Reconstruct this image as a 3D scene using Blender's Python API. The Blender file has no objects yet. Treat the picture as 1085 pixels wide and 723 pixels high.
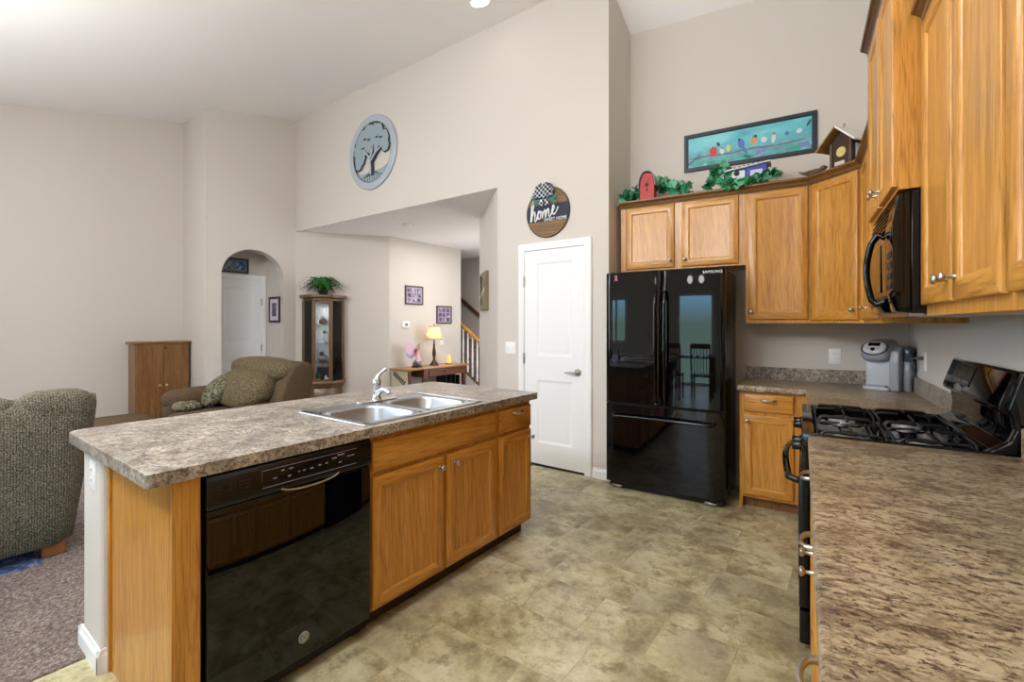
import bpy, bmesh, math, random
from mathutils import Matrix, Vector
random.seed(11)
C = bpy.context.scene
COL = C.collection
R = math.radians
def srgb(r, g, b, a=1.0):
    f = lambda c: (c/255/12.92) if c/255 <= 0.04045 else ((c/255+0.055)/1.055)**2.4
    return (f(r), f(g), f(b), a)

# ------------------------------------------------------------------ camera, world, light
YAW = math.atan((912-542.5)/500.0)
TH = YAW - math.atan((850-542.5)/500.0)
cam = bpy.data.cameras.new('camera'); camo = bpy.data.objects.new('camera', cam); COL.objects.link(camo)
camo.location = (0, 0, 1.37); camo.rotation_euler = (math.pi/2, 0, YAW)
cam.sensor_fit = 'HORIZONTAL'; cam.sensor_width = 36; cam.lens = 500.0/1085*36
cam.shift_y = -(361.5-343)/1085.0; cam.clip_start = 0.02
C.camera = camo
C.view_settings.view_transform = 'Standard'; C.view_settings.look = 'None'
C.view_settings.exposure = 0.44; C.view_settings.gamma = 1.0
try: C.view_settings.use_curve_mapping = False
except Exception: pass
try:
    C.cycles.use_denoising = True; C.cycles.denoiser = 'OPENIMAGEDENOISE'
    C.cycles.max_bounces = 10; C.cycles.diffuse_bounces = 6; C.cycles.glossy_bounces = 5
    C.cycles.transmission_bounces = 8; C.cycles.transparent_max_bounces = 12
    C.cycles.sample_clamp_indirect = 6.0
    C.cycles.caustics_reflective = False; C.cycles.caustics_refractive = False
except Exception: pass
W = bpy.data.worlds.new('world'); C.world = W; W.use_nodes = True
wn = W.node_tree.nodes; wl = W.node_tree.links
bg = wn['Background']
wt = wn.new('ShaderNodeTexCoord'); ws = wn.new('ShaderNodeSeparateXYZ'); wr_ = wn.new('ShaderNodeValToRGB')
wl.new(wt.outputs['Generated'], ws.inputs[0]); wl.new(ws.outputs['Z'], wr_.inputs[0])
cr = wr_.color_ramp; cr.elements[0].position = 0.0; cr.elements[0].color = srgb(96, 120, 112)
cr.elements[1].position = 0.35; cr.elements[1].color = srgb(196, 215, 232)
e_ = cr.elements.new(0.06); e_.color = srgb(120, 165, 200)
wl.new(wr_.outputs[0], bg.inputs[0]); bg.inputs[1].default_value = 12.0
def area(name, loc, target, sx, sy, power, col=(1, 1, 1), spread=180):
    l = bpy.data.lights.new(name, 'AREA'); l.shape = 'RECTANGLE'; l.size = sx; l.size_y = sy; l.energy = power; l.color = col
    l.spread = R(spread)
    o = bpy.data.objects.new(name, l); COL.objects.link(o); o.location = loc
    d = Vector(target)-Vector(loc); o.rotation_euler = d.to_track_quat('-Z', 'Y').to_euler()
    return o
def point(name, loc, power, rad=0.1, col=(1, .93, .84)):
    l = bpy.data.lights.new(name, 'POINT'); l.energy = power; l.shadow_soft_size = rad; l.color = col
    o = bpy.data.objects.new(name, l); COL.objects.link(o); o.location = loc; return o
area('side_window_daylight', (-7.55, -1.3, 1.6), (0, -0.6, 1.4), 2.6, 1.9, 42, (.93, .97, 1))
area('added_overhead_fill', (-2.4, -.9, 3.34), (-2.1, 2.6, 1.2), 3.4, .9, 120, (.97, .985, 1))  # added lamp, tilted to brighten the pantry wall; the ceiling has no skylight
point('kitchen_fixture_light', (-1.5, 1.1, 3.0), 42, .25, (1, .98, .95))
point('added_great_room_fill', (-4.6, .0, 2.4), 70, .35, (1, .97, .93))  # unseen point light added to brighten the great room; no fan hangs here
area('added_hall_side_fill', (-4.12, 6.4, 1.5), (-6.4, 4.6, 1.9), .8, 1.9, 26, (.97, .98, 1))  # hidden lamp added to brighten hall ceiling and stairs; no opening here
area('added_hall_top_fill', (-4.9, 5.5, 2.74), (-4.9, 5.5, 0), 1.0, 1.0, 18, (1, .96, .9))  # added lamp facing down to light the hall; no fixture on the ceiling

# ------------------------------------------------------------------ helpers
FR = {'A': Matrix.Identity(4), 'B': Matrix.Rotation(TH, 4, 'Z')}
FA = R(2.97)
FR['F'] = Matrix.Translation((-.80, 3.703, 0)) @ Matrix.Rotation(FA, 4, 'Z')      # fridge: x along its front, y into its depth

class MB:
    def __init__(s): s.bm = bmesh.new(); s.m = 0
    def merge(s, t, M=None):
        if M is not None: bmesh.ops.transform(t, matrix=M, verts=t.verts)
        for f in t.faces: f.material_index = s.m
        me = bpy.data.meshes.new('tmp'); t.to_mesh(me); t.free(); s.bm.from_mesh(me); bpy.data.meshes.remove(me); return s
    def box(s, x0, x1, y0, y1, z0, z1, b=0.0, seg=2, M=None):
        t = bmesh.new(); bmesh.ops.create_cube(t, size=1)
        bmesh.ops.scale(t, vec=(abs(x1-x0), abs(y1-y0), abs(z1-z0)), verts=t.verts)
        bmesh.ops.translate(t, vec=((x0+x1)/2, (y0+y1)/2, (z0+z1)/2), verts=t.verts)
        if b > 0: bmesh.ops.bevel(t, geom=list(t.edges), offset=b, segments=seg, affect='EDGES', profile=.5)
        return s.merge(t, M)
    def prism(s, pts, vec, b=0.0, seg=2, M=None):
        t = bmesh.new(); vs = [t.verts.new(p) for p in pts]; f = t.faces.new(vs)
        r = bmesh.ops.extrude_face_region(t, geom=[f]); nv = [g for g in r['geom'] if isinstance(g, bmesh.types.BMVert)]
        bmesh.ops.translate(t, vec=vec, verts=nv)
        bmesh.ops.recalc_face_normals(t, faces=t.faces)
        if b > 0: bmesh.ops.bevel(t, geom=list(t.edges), offset=b, segments=seg, affect='EDGES', profile=.5)
        return s.merge(t, M)
    def face(s, pts, M=None):
        t = bmesh.new(); t.faces.new([t.verts.new(p) for p in pts]); return s.merge(t, M)
    def tube(s, pts, r, n=8, closed=False, M=None):
        t = bmesh.new(); P = [Vector(p) for p in pts]; N = len(P)
        rr = r if isinstance(r, (list, tuple)) else [r]*N
        rings = []; up = None
        for i, p in enumerate(P):
            a = P[i-1] if (i > 0 or closed) else P[i]; c = P[(i+1) % N] if (i < N-1 or closed) else P[i]
            d = (c-a).normalized() if (c-a).length > 1e-9 else Vector((0, 0, 1))
            if up is None:
                up = Vector((0, 0, 1)) if abs(d.z) < .9 else Vector((1, 0, 0))
            u = d.cross(up)
            if u.length < 1e-6: u = d.orthogonal()
            u.normalize(); w = u.cross(d).normalized(); up = w
            rings.append([t.verts.new(p+u*(rr[i]*math.cos(2*math.pi*k/n))+w*(rr[i]*math.sin(2*math.pi*k/n))) for k in range(n)])
        m = N if closed else N-1
        for i in range(m):
            A_, B_ = rings[i], rings[(i+1) % N]
            for k in range(n): t.faces.new((A_[k], A_[(k+1) % n], B_[(k+1) % n], B_[k]))
        if not closed:
            t.faces.new(rings[0][::-1]); t.faces.new(rings[-1])
        bmesh.ops.recalc_face_normals(t, faces=t.faces)
        return s.merge(t, M)
    def lathe(s, prof, c=(0, 0, 0), n=20, axis='z', M=None):
        t = bmesh.new(); rings = []
        for r, z in prof:
            if r < 1e-6: rings.append([t.verts.new((0, 0, z))])
            else: rings.append([t.verts.new((r*math.cos(2*math.pi*k/n), r*math.sin(2*math.pi*k/n), z)) for k in range(n)])
        for a, b in zip(rings, rings[1:]):
            if len(a) == 1 and len(b) == 1: continue
            for k in range(n):
                k2 = (k+1) % n
                if len(a) == 1: t.faces.new((a[0], b[k2], b[k]))
                elif len(b) == 1: t.faces.new((a[k], a[k2], b[0]))
                else: t.faces.new((a[k], a[k2], b[k2], b[k]))
        for rg, fl in ((rings[0], True), (rings[-1], False)):
            if len(rg) > 1: t.faces.new(rg[::-1] if fl else rg)
        rot = {'z': Matrix.Identity(4), 'x': Matrix.Rotation(math.pi/2, 4, 'Y'), '-x': Matrix.Rotation(-math.pi/2, 4, 'Y'),
               'y': Matrix.Rotation(-math.pi/2, 4, 'X'), '-y': Matrix.Rotation(math.pi/2, 4, 'X')}[axis]
        bmesh.ops.recalc_face_normals(t, faces=t.faces)
        bmesh.ops.transform(t, matrix=Matrix.Translation(c) @ rot, verts=t.verts)
        return s.merge(t, M)
    def puff(s, c, h, e=2.6, n=20, M=None, f=None):        # superellipsoid cushion of half sizes h
        t = bmesh.new(); bmesh.ops.create_uvsphere(t, u_segments=n*2, v_segments=n, radius=1)
        for v in t.verts:
            x, y, z = v.co; k = (abs(x)**e+abs(y)**e+abs(z)**e)**(1/e)
            p = Vector((x/k*h[0], y/k*h[1], z/k*h[2]))
            if f: p = f(p)
            v.co = p
        bmesh.ops.translate(t, vec=c, verts=t.verts)
        return s.merge(t, M)
    def ell(s, c, h, n=10, M=None): return s.puff(c, h, 2.0, n, M)
    def rectloops(s, P, loops, cap=True, mats=None):        # loops of (u0,u1,z0,z1,d) joined in order; P maps (u,z,d) to space
        t = bmesh.new(); L = []
        for (u0, u1, z0, z1, d) in loops: L.append([t.verts.new(P(*q)) for q in ((u0, z0, d), (u1, z0, d), (u1, z1, d), (u0, z1, d))])
        fs = []
        for a, b in zip(L, L[1:]):
            for k in range(4): fs.append((t.faces.new((a[k], a[(k+1) % 4], b[(k+1) % 4], b[k])), k))
        if cap: fs.append((t.faces.new(L[-1]), 9)); fs.append((t.faces.new(L[0][::-1]), 9))
        bmesh.ops.recalc_face_normals(t, faces=t.faces)
        ids = [(1 if k in (0, 2) else 0) for f, k in fs]
        for (f, k) in fs: f.material_index = (1 if k in (0, 2) else 0) if mats else s.m
        me = bpy.data.meshes.new('tmp'); t.to_mesh(me); t.free(); s.bm.from_mesh(me); bpy.data.meshes.remove(me); return s
    def build(s, name, mat, parent=None, smooth=40, base=None, frame='A', sub=0):
        mats = mat if isinstance(mat, (list, tuple)) else [mat]
        me = bpy.data.meshes.new(name)
        if parent is not None: b = Vector(BASE[parent.name])
        else: b = Vector(base) if base is not None else Vector((0, 0, 0))
        bmesh.ops.translate(s.bm, vec=-b, verts=s.bm.verts)
        s.bm.to_mesh(me); s.bm.free()
        for m in mats: me.materials.append(m)
        if smooth:
            me.shade_smooth()
            if smooth < 180: me.set_sharp_from_angle(angle=R(smooth))
        o = bpy.data.objects.new(name, me); COL.objects.link(o)
        if parent is not None: o.parent = parent
        else: o.matrix_world = FR[frame] @ Matrix.Translation(b)
        BASE[o.name] = tuple(b)
        if sub:
            md = o.modifiers.new('subsurf', 'SUBSURF'); md.levels = sub; md.render_levels = sub
        return o
BASE = {}
def tag(o, label, cat=None, group=None):
    o['label'] = label
    if cat: o['category'] = cat
    if group: o['group'] = group
    return o
def thing(name, label, cat, base=(0, 0, 0), frame='A', group=None):
    o = bpy.data.objects.new(name, None); COL.objects.link(o); o.empty_display_size = .05
    o.matrix_world = FR[frame] @ Matrix.Translation(base); BASE[o.name] = tuple(base)
    return tag(o, label, cat, group)
def struct(name, mb, mat, frame='A', smooth=0, parent=None):
    o = mb.build(name, mat, parent, smooth=smooth, frame=frame)
    if parent is None: o['kind'] = 'structure'
    return o
def text_mb(mb, txt, size, M, extrude=.0006, shear=0.0, align='CENTER'):
    cu = bpy.data.curves.new('lettering', 'FONT'); cu.body = txt; cu.size = size; cu.extrude = extrude; cu.shear = shear; cu.align_x = align; cu.align_y = 'CENTER'
    cu.resolution_u = 3
    o = bpy.data.objects.new('lettering', cu); COL.objects.link(o)
    me = o.to_mesh(); t = bmesh.new(); t.from_mesh(me); o.to_mesh_clear()
    bpy.data.objects.remove(o); bpy.data.curves.remove(cu)
    mb.merge(t, M)
def basis(o, u, n):            # text plane: x -> u, y -> up, z -> n
    u = Vector(u).normalized(); n = Vector(n).normalized(); w = n.cross(u)
    return Matrix(((u.x, w.x, n.x, o[0]), (u.y, w.y, n.y, o[1]), (u.z, w.z, n.z, o[2]), (0, 0, 0, 1)))
def plane(o, u, n):            # P(u,z,d)
    o = Vector(o); u = Vector(u); n = Vector(n)
    return lambda a, z, d: o+u*a+n*d+Vector((0, 0, z))
def arc(c, r, a0, a1, n, ax=(1, 0, 0), ay=(0, 0, 1)):
    c = Vector(c); ax = Vector(ax); ay = Vector(ay)
    return [c+ax*(r*math.cos(a0+(a1-a0)*i/n))+ay*(r*math.sin(a0+(a1-a0)*i/n)) for i in range(n+1)]

# ------------------------------------------------------------------ materials
def new_mat(name, col=(.5, .5, .5, 1), rough=.5, metal=0.0, spec=.5, coat=0.0):
    m = bpy.data.materials.new(name); m.use_nodes = True
    p = m.node_tree.nodes['Principled BSDF']
    p.inputs['Base Color'].default_value = col; p.inputs['Roughness'].default_value = rough; p.inputs['Metallic'].default_value = metal
    p.inputs['Specular IOR Level'].default_value = spec; p.inputs['Coat Weight'].default_value = coat
    return m, m.node_tree.nodes, m.node_tree.links, p
def coords(N, L, scale, rnd=True, kind='Object'):
    tc = N.new('ShaderNodeTexCoord'); mp = N.new('ShaderNodeMapping'); mp.inputs['Scale'].default_value = scale
    src = tc.outputs[kind]
    if rnd:
        oi = N.new('ShaderNodeObjectInfo'); vm = N.new('ShaderNodeVectorMath'); vm.operation = 'MULTIPLY_ADD'
        cb = N.new('ShaderNodeCombineXYZ'); 
        for k in range(3): L.new(oi.outputs['Random'], cb.inputs[k])
        L.new(cb.outputs[0], vm.inputs[0]); vm.inputs[1].default_value = (7.3, 5.1, 9.7); L.new(src, vm.inputs[2]); src = vm.outputs[0]
    L.new(src, mp.inputs['Vector']); return mp.outputs[0]
def noise(N, L, vec, scale=1.0, detail=4, rough=.55, dist=0.0):
    n = N.new('ShaderNodeTexNoise'); n.inputs['Scale'].default_value = scale; n.inputs['Detail'].default_value = detail
    n.inputs['Roughness'].default_value = rough; n.inputs['Distortion'].default_value = dist
    L.new(vec, n.inputs['Vector']); return n.outputs['Fac']
def ramp(N, L, fac, stops):
    r = N.new('ShaderNodeValToRGB'); e = r.color_ramp.elements
    while len(e) < len(stops): e.new(.5)
    for k, (p, c) in enumerate(stops): e[k].position = p; e[k].color = c if len(c) == 4 else (*c, 1)
    L.new(fac, r.inputs[0]); return r.outputs[0]
def mix(N, L, fac, a, b, mode='MIX'):
    m = N.new('ShaderNodeMix'); m.data_type = 'RGBA'; m.blend_type = mode
    for s, v in (('Factor', fac), ('A', a), ('B', b)):
        i = [x for x in m.inputs if x.name == s and x.enabled][0] if s == 'Factor' else [x for x in m.inputs if x.name == s and x.type == 'RGBA'][0]
        if hasattr(v, 'node'): L.new(v, i)
        else: i.default_value = v
    return [x for x in m.outputs if x.type == 'RGBA'][0]
def bump(N, L, p, h, strength=.2, dist=.01):
    b = N.new('ShaderNodeBump'); b.inputs['Strength'].default_value = strength; b.inputs['Distance'].default_value = dist
    L.new(h, b.inputs['Height']); L.new(b.outputs[0], p.inputs['Normal'])
G0, G1 = (0, 0, 0, 1), (1, 1, 1, 1)

def oak(name, ax, light, mid, dark, rough=.36):
    m, N, L, p = new_mat(name, rough=rough, coat=.25); p.inputs['Coat Roughness'].default_value = .22
    def sc(cross, along): return tuple(along if 'xyz'[k] == ax else cross for k in range(3))
    w = N.new('ShaderNodeTexWave'); w.bands_direction = 'DIAGONAL'; w.inputs['Scale'].default_value = 1; w.inputs['Distortion'].default_value = 9
    w.inputs['Detail'].default_value = 3; w.inputs['Detail Scale'].default_value = 1.0; w.inputs['Detail Roughness'].default_value = .55
    L.new(coords(N, L, sc(19, 1.7)), w.inputs['Vector'])
    g = noise(N, L, coords(N, L, sc(26, 1.3)), 1, 5, .6, .4)
    f = noise(N, L, coords(N, L, sc(230, 7)), 1, 2, .6)
    base = ramp(N, L, g, [(.25, dark), (.5, mid), (.75, light)])
    rings = ramp(N, L, w.outputs['Fac'], [(0, (.70, .64, .56, 1)), (.2, (.95, .95, .95, 1)), (1, G1)])
    c = mix(N, L, .58, base, rings, 'MULTIPLY')
    pores = ramp(N, L, f, [(.36, (.56, .50, .42, 1)), (.50, G1)])
    c = mix(N, L, .75, c, pores, 'MULTIPLY')
    L.new(c, p.inputs['Base Color']); bump(N, L, p, f, .08, .002)
    return m
OL, OM, OD = srgb(216, 160, 80), srgb(203, 143, 58), srgb(178, 118, 42)
OAKZ = oak('oak_vertical', 'z', OL, OM, OD); OAKX = oak('oak_along_x', 'x', OL, OM, OD); OAKY = oak('oak_along_y', 'y', OL, OM, OD)
DOAKX = oak('dark_oak_along_x', 'x', srgb(140, 98, 52), srgb(122, 84, 42), srgb(98, 64, 32)); DOAKY = oak('dark_oak_along_y', 'y', srgb(112, 76, 40), srgb(98, 64, 34), srgb(80, 50, 26))
MOAKZ = oak('mid_oak_vertical', 'z', srgb(150, 108, 62), srgb(132, 92, 50), srgb(108, 72, 38))
WALN = oak('walnut_vertical', 'z', srgb(112, 74, 46), srgb(92, 58, 36), srgb(70, 42, 26)); CURIO = oak('aged_oak_vertical', 'z', srgb(126, 96, 60), srgb(106, 78, 46), srgb(80, 56, 32)); WALNY = oak('walnut_along_y', 'y', srgb(128, 78, 46), srgb(108, 62, 36), srgb(84, 46, 28))

def laminate(name, a, b, c, d, streak=(1, 1, 1), rough=.3, spk=1.0):
    m, N, L, p = new_mat(name, rough=rough, spec=.5)
    st = lambda k: tuple(k*q for q in streak)
    n1 = noise(N, L, coords(N, L, st(5.5), False), 1, 10, .74, .7)
    n2 = noise(N, L, coords(N, L, st(30), False), 1, 7, .74, .7)
    n3 = noise(N, L, coords(N, L, st(80), False), 1, 4, .72, .4)
    n4 = noise(N, L, coords(N, L, st(13), False), 1, 7, .7, 1.0)
    n5 = noise(N, L, coords(N, L, st(9), False), 1, 3, .6, .5)
    col = ramp(N, L, n1, [(.36, b), (.49, a), (.62, c)])
    col = mix(N, L, ramp(N, L, n5, [(.55, G0), (.70, (.55, .55, .55, 1))]), col, (*[.5*(a[k]+b[k])*.9 for k in (0,)], .5*(a[1]+b[1])*.96, .5*(a[2]+b[2])*1.25, 1))
    col = mix(N, L, ramp(N, L, n2, [(.49, G0), (.60, (.8*spk, .8*spk, .8*spk, 1))]), col, b)
    col = mix(N, L, ramp(N, L, n4, [(.55, G0), (.68, (.75, .75, .75, 1))]), col, d)
    col = mix(N, L, ramp(N, L, n3, [(.53, G0), (.62, (.85*spk, .85*spk, .85*spk, 1))]), col, d)
    col = mix(N, L, ramp(N, L, n3, [(.34, (.6, .6, .6, 1)), (.44, G0)]), col, c)
    L.new(col, p.inputs['Base Color']); bump(N, L, p, n3, .04, .001)
    return m
LAM_I = laminate('grey_brown_laminate', srgb(158, 148, 136), srgb(106, 97, 88), srgb(198, 188, 174), srgb(66, 54, 48), (1, 1, 1), .3, 1.15)
LAM_K = laminate('yellow_lit_laminate', srgb(166, 148, 116), srgb(108, 88, 66), srgb(188, 172, 142), srgb(66, 50, 42), (.72, 1.3, 1), .34, 1.15)  # same laminate as the island, with yellower light put into its colour

def paint(name, c, rough=.75, b=.03):
    m, N, L, p = new_mat(name, c, rough, spec=.3)
    n = noise(N, L, coords(N, L, (1, 1, 1), False), 160, 2); bump(N, L, p, n, b, .002); return m
WALL = paint('beige_wall_paint', srgb(208, 202, 195)); CEIL = paint('white_ceiling_paint', srgb(246, 246, 247), .85)
TRIM = paint('white_trim_paint', srgb(238, 239, 241), .4, .005)
DOORW = paint('white_door_paint', srgb(236, 238, 241), .42, .005)
PLATE, *_ = new_mat('white_plastic', srgb(240, 240, 240), .35)

def vinyl():
    m, N, L, p = new_mat('stone_look_vinyl', rough=.33, spec=.45)
    v = coords(N, L, (1, 1, 1), False)
    br = N.new('ShaderNodeTexBrick'); L.new(v, br.inputs['Vector']); br.inputs['Scale'].default_value = 1
    br.inputs['Brick Width'].default_value = .46; br.inputs['Row Height'].default_value = .31; br.offset = .37; br.squash = .66; br.squash_frequency = 3
    br.inputs['Mortar Size'].default_value = .0022; br.inputs['Mortar Smooth'].default_value = .3; br.inputs['Bias'].default_value = 0
    br.inputs['Color1'].default_value = G0; br.inputs['Color2'].default_value = G1; br.inputs['Mortar'].default_value = (.5, .5, .5, 1)
    # shift the cloud per tile so the blotches break at the joints
    vm = N.new('ShaderNodeVectorMath'); vm.operation = 'MULTIPLY_ADD'; L.new(br.outputs['Color'], vm.inputs[0]); vm.inputs[1].default_value = (1.7, 2.3, 1.1); L.new(v, vm.inputs[2])
    n1 = noise(N, L, vm.outputs[0], 3.2, 12, .74, .15); n2 = noise(N, L, vm.outputs[0], 9, 10, .78, .1); n3 = noise(N, L, vm.outputs[0], 1.9, 4, .6, .1)
    c = ramp(N, L, n1, [(.36, srgb(126, 112, 80)), (.44, srgb(166, 155, 117)), (.53, srgb(198, 190, 152)), (.64, srgb(216, 212, 182))])
    c = mix(N, L, ramp(N, L, n2, [(.51, G0), (.62, (.7, .7, .7, 1))]), c, srgb(118, 104, 76))
    c = mix(N, L, ramp(N, L, n3, [(.48, G0), (.64, (.5, .5, .5, 1))]), c, srgb(150, 142, 122))
    t = ramp(N, L, br.outputs['Color'], [(0, (.91, .91, .90, 1)), (1, (1.0, 1.0, 1.0, 1))])
    c = mix(N, L, .8, c, t, 'MULTIPLY')
    c = mix(N, L, ramp(N, L, br.outputs['Fac'], [(0, G0), (1, (.22, .22, .22, 1))]), c, srgb(120, 110, 88))
    L.new(c, p.inputs['Base Color']); bump(N, L, p, n2, .06, .003); return m
VINYL = vinyl()
def carpet():
    m, N, L, p = new_mat('brown_carpet', rough=.95, spec=.1)
    n = noise(N, L, coords(N, L, (1, 1, 1), False), 75, 4, .7); n2 = noise(N, L, coords(N, L, (1, 1, 1), False), 4, 3)
    c = ramp(N, L, n, [(.30, srgb(84, 72, 70)), (.5, srgb(140, 124, 118)), (.68, srgb(190, 176, 168))])
    c = mix(N, L, .5, c, ramp(N, L, n2, [(.3, (.8, .8, .8, 1)), (.7, G1)]), 'MULTIPLY')
    L.new(c, p.inputs['Base Color']); bump(N, L, p, n, .9, .02); return m
CARPET = carpet()
def tweed(name, a, b, c, s=1.0, rib=.75):
    m, N, L, p = new_mat(name, rough=.95, spec=.15)
    n = noise(N, L, coords(N, L, (230*s, 230*s, 130*s)), 1, 2, .7); n2 = noise(N, L, coords(N, L, (9, 9, 9)), 1, 3)
    w = N.new('ShaderNodeTexWave'); w.bands_direction = 'Y'; w.inputs['Scale'].default_value = 26*s; w.inputs['Distortion'].default_value = 1.0; w.inputs['Detail'].default_value = 1
    L.new(coords(N, L, (1, 1, 1)), w.inputs['Vector'])
    w2 = N.new('ShaderNodeTexWave'); w2.bands_direction = 'Z'; w2.inputs['Scale'].default_value = 22*s; w2.inputs['Distortion'].default_value = 1.5; w2.inputs['Detail'].default_value = 1
    L.new(coords(N, L, (1, 1, 1)), w2.inputs['Vector'])
    col = ramp(N, L, n, [(.33, a), (.5, b), (.66, c)])
    col = mix(N, L, rib, col, ramp(N, L, w.outputs['Fac'], [(0, (.45, .45, .45, 1)), (.5, G1)]), 'MULTIPLY')
    col = mix(N, L, rib*.6, col, ramp(N, L, w2.outputs['Fac'], [(0, (.5, .5, .5, 1)), (.5, G1)]), 'MULTIPLY')
    col = mix(N, L, .4, col, ramp(N, L, n2, [(.3, (.7, .7, .7, 1)), (.7, G1)]), 'MULTIPLY')
    L.new(col, p.inputs['Base Color']); bump(N, L, p, w.outputs['Fac'] if rib > .5 else n, .5*rib+.1, .004); return m
TWEED = tweed('grey_tweed', srgb(58, 54, 47), srgb(102, 96, 83), srgb(172, 164, 142), 1.0)
CHEN = tweed('brown_chenille', srgb(62, 52, 38), srgb(96, 84, 62), srgb(134, 120, 94), .55, .12)
SUEDE = tweed('taupe_weave', srgb(72, 58, 44), srgb(90, 74, 56), srgb(106, 90, 70), 1.0, .1)
def leaf_print(name, a, b):
    m, N, L, p = new_mat(name, rough=.9, spec=.1)
    n = noise(N, L, coords(N, L, (1, 1, 1)), 26, 2, .5, 1.6)
    L.new(ramp(N, L, n, [(.44, a), (.5, b), (.56, a), (.62, b)]), p.inputs['Base Color']); return m
PRINT = leaf_print('leafy_print_fabric', srgb(54, 54, 44), srgb(138, 132, 108))
def plain(name, r, g, b, rough=.5, metal=0, spec=.5, coat=0): return new_mat(name, srgb(r, g, b), rough, metal, spec, coat)[0]
BLACKG = plain('gloss_black_enamel', 4, 4, 6, .025, 0, .46, .0)
BLACKS = plain('satin_black', 11, 11, 13, .25, 0, .4)
BLACKM = plain('matte_black', 10, 10, 10, .6)
IRON = plain('cast_iron', 22, 22, 24, .38)
GLASSB = plain('black_glass', 5, 5, 6, .03, 0, .6)
STEEL = plain('brushed_steel', 176, 178, 182, .27, 1)
SINKM = plain('sink_steel', 178, 184, 192, .33, 1)
CHROME = plain('chrome', 214, 216, 220, .08, 1)
NICKEL = plain('brushed_nickel', 186, 180, 170, .28, 1)
BRASSD = plain('dark_bronze', 70, 52, 40, .4, .6)
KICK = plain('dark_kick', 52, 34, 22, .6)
def glass(name='clear_glass', rough=.0):
    m, N, L, p = new_mat(name, (1, 1, 1, 1), rough); 
    t = N.new('ShaderNodeBsdfTransparent'); g = N.new('ShaderNodeBsdfGlossy'); g.inputs['Roughness'].default_value = .02
    f = N.new('ShaderNodeFresnel'); f.inputs[0].default_value = 1.5; ms = N.new('ShaderNodeMixShader')
    L.new(f.outputs[0], ms.inputs[0]); L.new(t.outputs[0], ms.inputs[1]); L.new(g.outputs[0], ms.inputs[2])
    L.new(ms.outputs[0], N['Material Output'].inputs[0]); return m
GLASS = glass()
def emit(name, c, s):
    m, N, L, p = new_mat(name, c, .6); p.inputs['Emission Color'].default_value = c; p.inputs['Emission Strength'].default_value = s; return m
SHADE = emit('lit_lamp_shade', srgb(255, 214, 150), 1.1); BULB = emit('lit_lens', (1, .96, .9, 1), 9)
SALT = emit('lit_salt_cone', srgb(244, 176, 96), .55)
LEAF = plain('ivy_leaf', 34, 122, 80, .4); LEAF2 = plain('ivy_leaf_pale', 104, 178, 140, .45); FERN = plain('fern_green', 36, 104, 40, .55)
STEM = plain('plant_stem', 60, 70, 40, .7)

# ------------------------------------------------------------------ the room
ZC = lambda y: 4.455+.22*(y-3.813)
ZK = lambda y: 4.37-.51*(y-3.813)
mb = MB(); mb.box(-2.55, 1.3, -3.8, 4.75, -.06, 0); struct('floor', mb, VINYL)
mb = MB(); mb.box(-8.2, -2.55, -3.8, 7.8, -.06, .008); struct('floor_carpet', mb, CARPET)
def slab(x0, x1, y0, y1, zf, t=.12):
    return [(x0, y0, zf(y0)), (x1, y0, zf(y0)), (x1, y1, zf(y1)), (x0, y1, zf(y1))]
mb = MB(); mb.prism(slab(-7.8, -1.768, -3.8, 3.90, ZC), (0, 0, .12)); mb.prism(slab(-1.768, 1.4, -3.8, 3.697, ZC), (0, 0, .12))
mb.prism(slab(-1.80, 1.4, 3.697, 4.9, ZK), (0, 0, .14)); struct('ceiling', mb, CEIL)
mb = MB(); mb.box(-8.3, -3.0, 3.95, 7.75, 2.77, 2.90); mb.box(-8.3, -7.04, 2.6, 3.96, 2.77, 2.90); mb.box(-6.9, -3.0, 3.82, 3.96, 2.768, 2.80); struct('ceiling_hall', mb, CEIL)
mb = MB(); mb.box(-6.9, -3.0, 3.813, 3.95, 2.77, 4.75); struct('wall_header', mb, WALL)
mb = MB(); mb.prism([(-3.0, 3.813, 0), (-1.768, 3.813, 0), (-1.768, 7.75, 0), (-4.06, 7.75, 0), (-4.06, 4.77, 0)], (0, 0, 4.75)); struct('wall_pantry', mb, WALL)
mb = MB(); mb.prism([(-6.9, 3.813, 0), (-6.08, 4.92, 0), (-6.08, 6.6, 0), (-6.2, 6.6, 0), (-6.2, 4.97, 0), (-7.02, 3.87, 0)], (0, 0, 2.80)); struct('wall_hall', mb, WALL)
mb = MB(); mb.box(-8.3, -4.0, 7.6, 7.72, -.5, 2.9); mb.box(-8.3, -8.2, 2.6, 7.7, 0, 2.9); mb.box(-8.3, -7.6, 2.6, 2.72, 0, 2.9); struct('wall_stairwell', mb, WALL)
# arched wall
def archpts(yl, yr, zs, rise, n=26):
    c = (yl+yr)/2; h = (yr-yl)/2
    return [(c-h*math.cos(math.pi*i/n), zs+rise*math.sin(math.pi*i/n)) for i in range(n+1)]
pts = [(2.587, 0), (2.775, 0)]+archpts(2.775, 3.625, 2.03, .385)+[(3.625, 0), (3.813, 0), (3.813, 4.75), (2.587, 4.75)]
mb = MB(); mb.prism([(-6.9, y, z) for y, z in pts], (-.14, 0, 0)); struct('wall_arch', mb, WALL)
mb = MB(); mb.box(-7.62, -7.04, 3.62, 3.80, 0, 2.62); mb.box(-7.62, -7.04, 2.60, 2.72, 0, 2.62); mb.box(-7.62, -7.42, 2.60, 3.80, 0, 2.62); struct('wall_vestibule', mb, WALL)
mb = MB(); mb.box(-7.62, -7.0, 2.6, 3.8, 2.50, 2.62); struct('ceiling_vestibule', mb, CEIL)
mb = MB(); mb.box(-7.72, -7.04, 2.587, 2.72, 0, 4.75); struct('wall_return', mb, WALL)
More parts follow.
